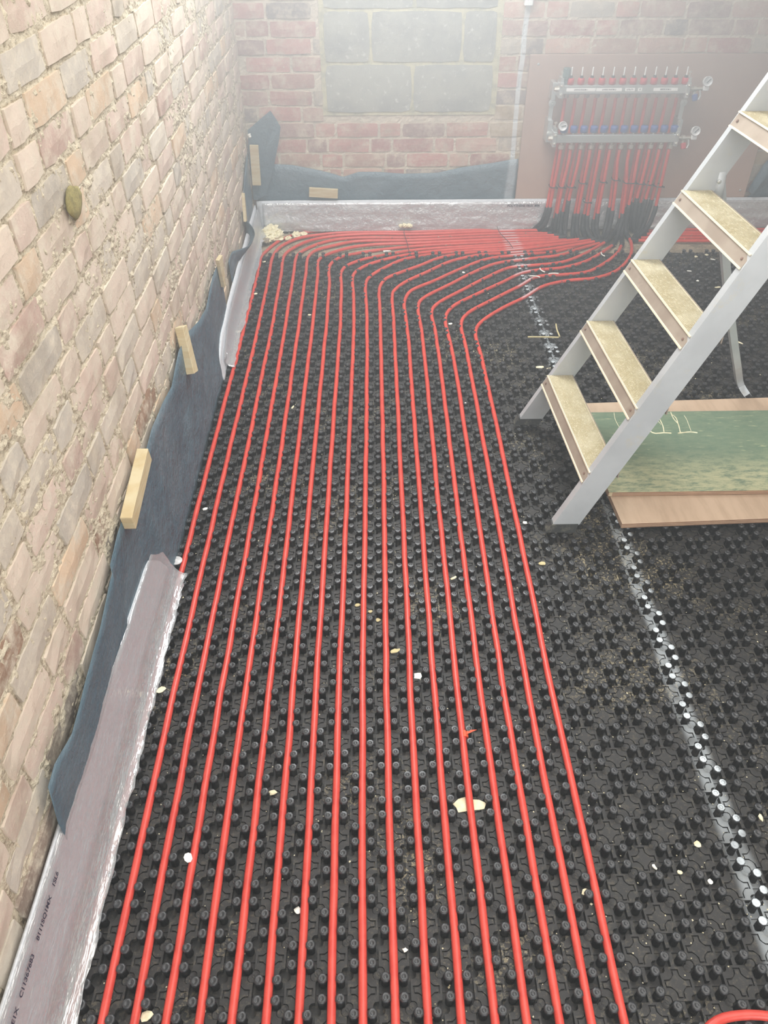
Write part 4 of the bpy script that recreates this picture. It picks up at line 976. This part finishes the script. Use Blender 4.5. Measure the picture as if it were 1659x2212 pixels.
# twigs in an L shape
for P, lab in (([(1140, 728), (1170, 728), (1207, 729)], 'long pale wood splinter lying crosswise left of the ladder'), ([(1201, 700), (1203, 712), (1209, 727)], 'short pale wood splinter meeting the long one at a corner')):
    Q = [onz(x, y, .0275) for x, y in P]; o = thing('wood_splinter', lab, 'splinter', tuple(Q[0]), 'wood splinters on the panels'); MB().tube([Vector(q) - Vector(Q[0]) for q in catmull(Q, .02)], .0034, 5).build('splinter_body', M['husk'], o)
# orange tape on the pipe
p = onz(1003, 1588, PZ); o = thing('tape_scrap', 'torn orange tape wrapped round a red pipe in the lower middle', 'tape', tuple(p))
MB().tube([(0, -.008, 0), (0.0003, 0, 0), (0, .009, 0)], [.0093, .0097, .0091], 10).build('tape_wrap', M['orange'], o)
m = MB(); m.add([(.004, -.004, .0085), (.030, .006, .0125), (.006, .007, .0095), (.004, -.004, .0095), (.030, .006, .0135), (.006, .007, .0105)], [(0, 2, 1), (3, 4, 5), (0, 1, 4, 3), (1, 2, 5, 4), (2, 0, 3, 5)]); m.build('tape_tail', M['orange'], o)
# white dab on the corner flap, crumbs
p = ony(539, 293, 4.31); o = thing('plaster_dab', 'white plaster dab on the pointed blue flap in the corner', 'plaster', tuple(p)); v, f = blob((0, 0, 0), .010, 5, 8, 5, 1, .3); link('dab_body', mesh('dab', v, f, False, [M['scrapwhite']]), o)
# fine crumbs, nobody could count them
m = MB(); rr = random.Random(99)
for k in range(2600):
    if rr.random() < .55: x = rr.uniform(.45, 1.9); y = rr.choice([rr.gauss(2.75, .3), rr.gauss(.8, .35), rr.uniform(.3, 3.9)])
    else: x = rr.uniform(-.58, .5); y = rr.uniform(.2, 3.9)
    if not .2 < y < 3.93: continue
    s = rr.uniform(.0007, .0019) * (1 if rr.random() < .93 else 1.7); z = .0045
    n = x / PIT - OX + .5; kk = y / PIT - OY + .5
    if (math.floor(n) + math.floor(kk)) % 2 == 0: z = .0016
    a = rr.uniform(0, 6.3); ca, sa = math.cos(a) * s, math.sin(a) * s
    m.add([(x + ca, y + sa, z), (x - sa, y + ca, z), (x - ca * 1.4, y - sa * 1.4, z), (x + sa, y - ca, z), (x, y, z + s)], [(0, 1, 4), (1, 2, 4), (2, 3, 4), (3, 0, 4)])
o = m.build('dust_crumbs', M['foamscrap']); o['kind'] = 'stuff'; o['label'] = 'fine cream crumbs scattered over the black panels'; o['category'] = 'crumbs'
m = MB()
for k in range(500):
    x = rr.uniform(-.5, 2.3); y = rr.uniform(3.99, 4.29); s = rr.uniform(.0015, .005)
    v, f = blob((x, y, .001 + s * .3), s, k, 5, 3, .6, .3); m.add(v, f)
o = m.build('floor_rubble', M['screed']); o['kind'] = 'stuff'; o['label'] = 'loose rubble on the bare floor strip beside the back wall'; o['category'] = 'rubble'

# ---------------------------------------------------------------- dusty air (thicker toward the far upper end of the room)
hm = bpy.data.materials.new('dusty_air'); hm.use_nodes = True; nt = hm.node_tree; nt.nodes.clear()
out = nd(nt, 'ShaderNodeOutputMaterial'); vs = nd(nt, 'ShaderNodeVolumeScatter'); vs.inputs['Color'].default_value = (.93, .98, 1.0, 1); vs.inputs['Anisotropy'].default_value = 0.0
g = nd(nt, 'ShaderNodeNewGeometry'); s = nd(nt, 'ShaderNodeSeparateXYZ'); nt.links.new(g.outputs['Position'], s.inputs[0])
dz1 = ramp(nt, s.outputs[2], .15, 1.15); dy1 = ramp(nt, s.outputs[1], .6, 4.2)
den = math_(nt, 'ADD', math_(nt, 'MULTIPLY', math_(nt, 'MULTIPLY', dz1, dy1), .40), .022)
nt.links.new(den, vs.inputs['Density']); nt.links.new(vs.outputs[0], out.inputs['Volume'])
hz = MB().box((-.60, -2.1, .03), (3.25, 4.30, 2.38)); o = link('dusty_air', mesh('dusty_air', hz.v, hz.f, False, [hm])); o['kind'] = 'stuff'; o['label'] = 'thin pale dust haze hanging in the room toward the back wall'; o['category'] = 'haze'
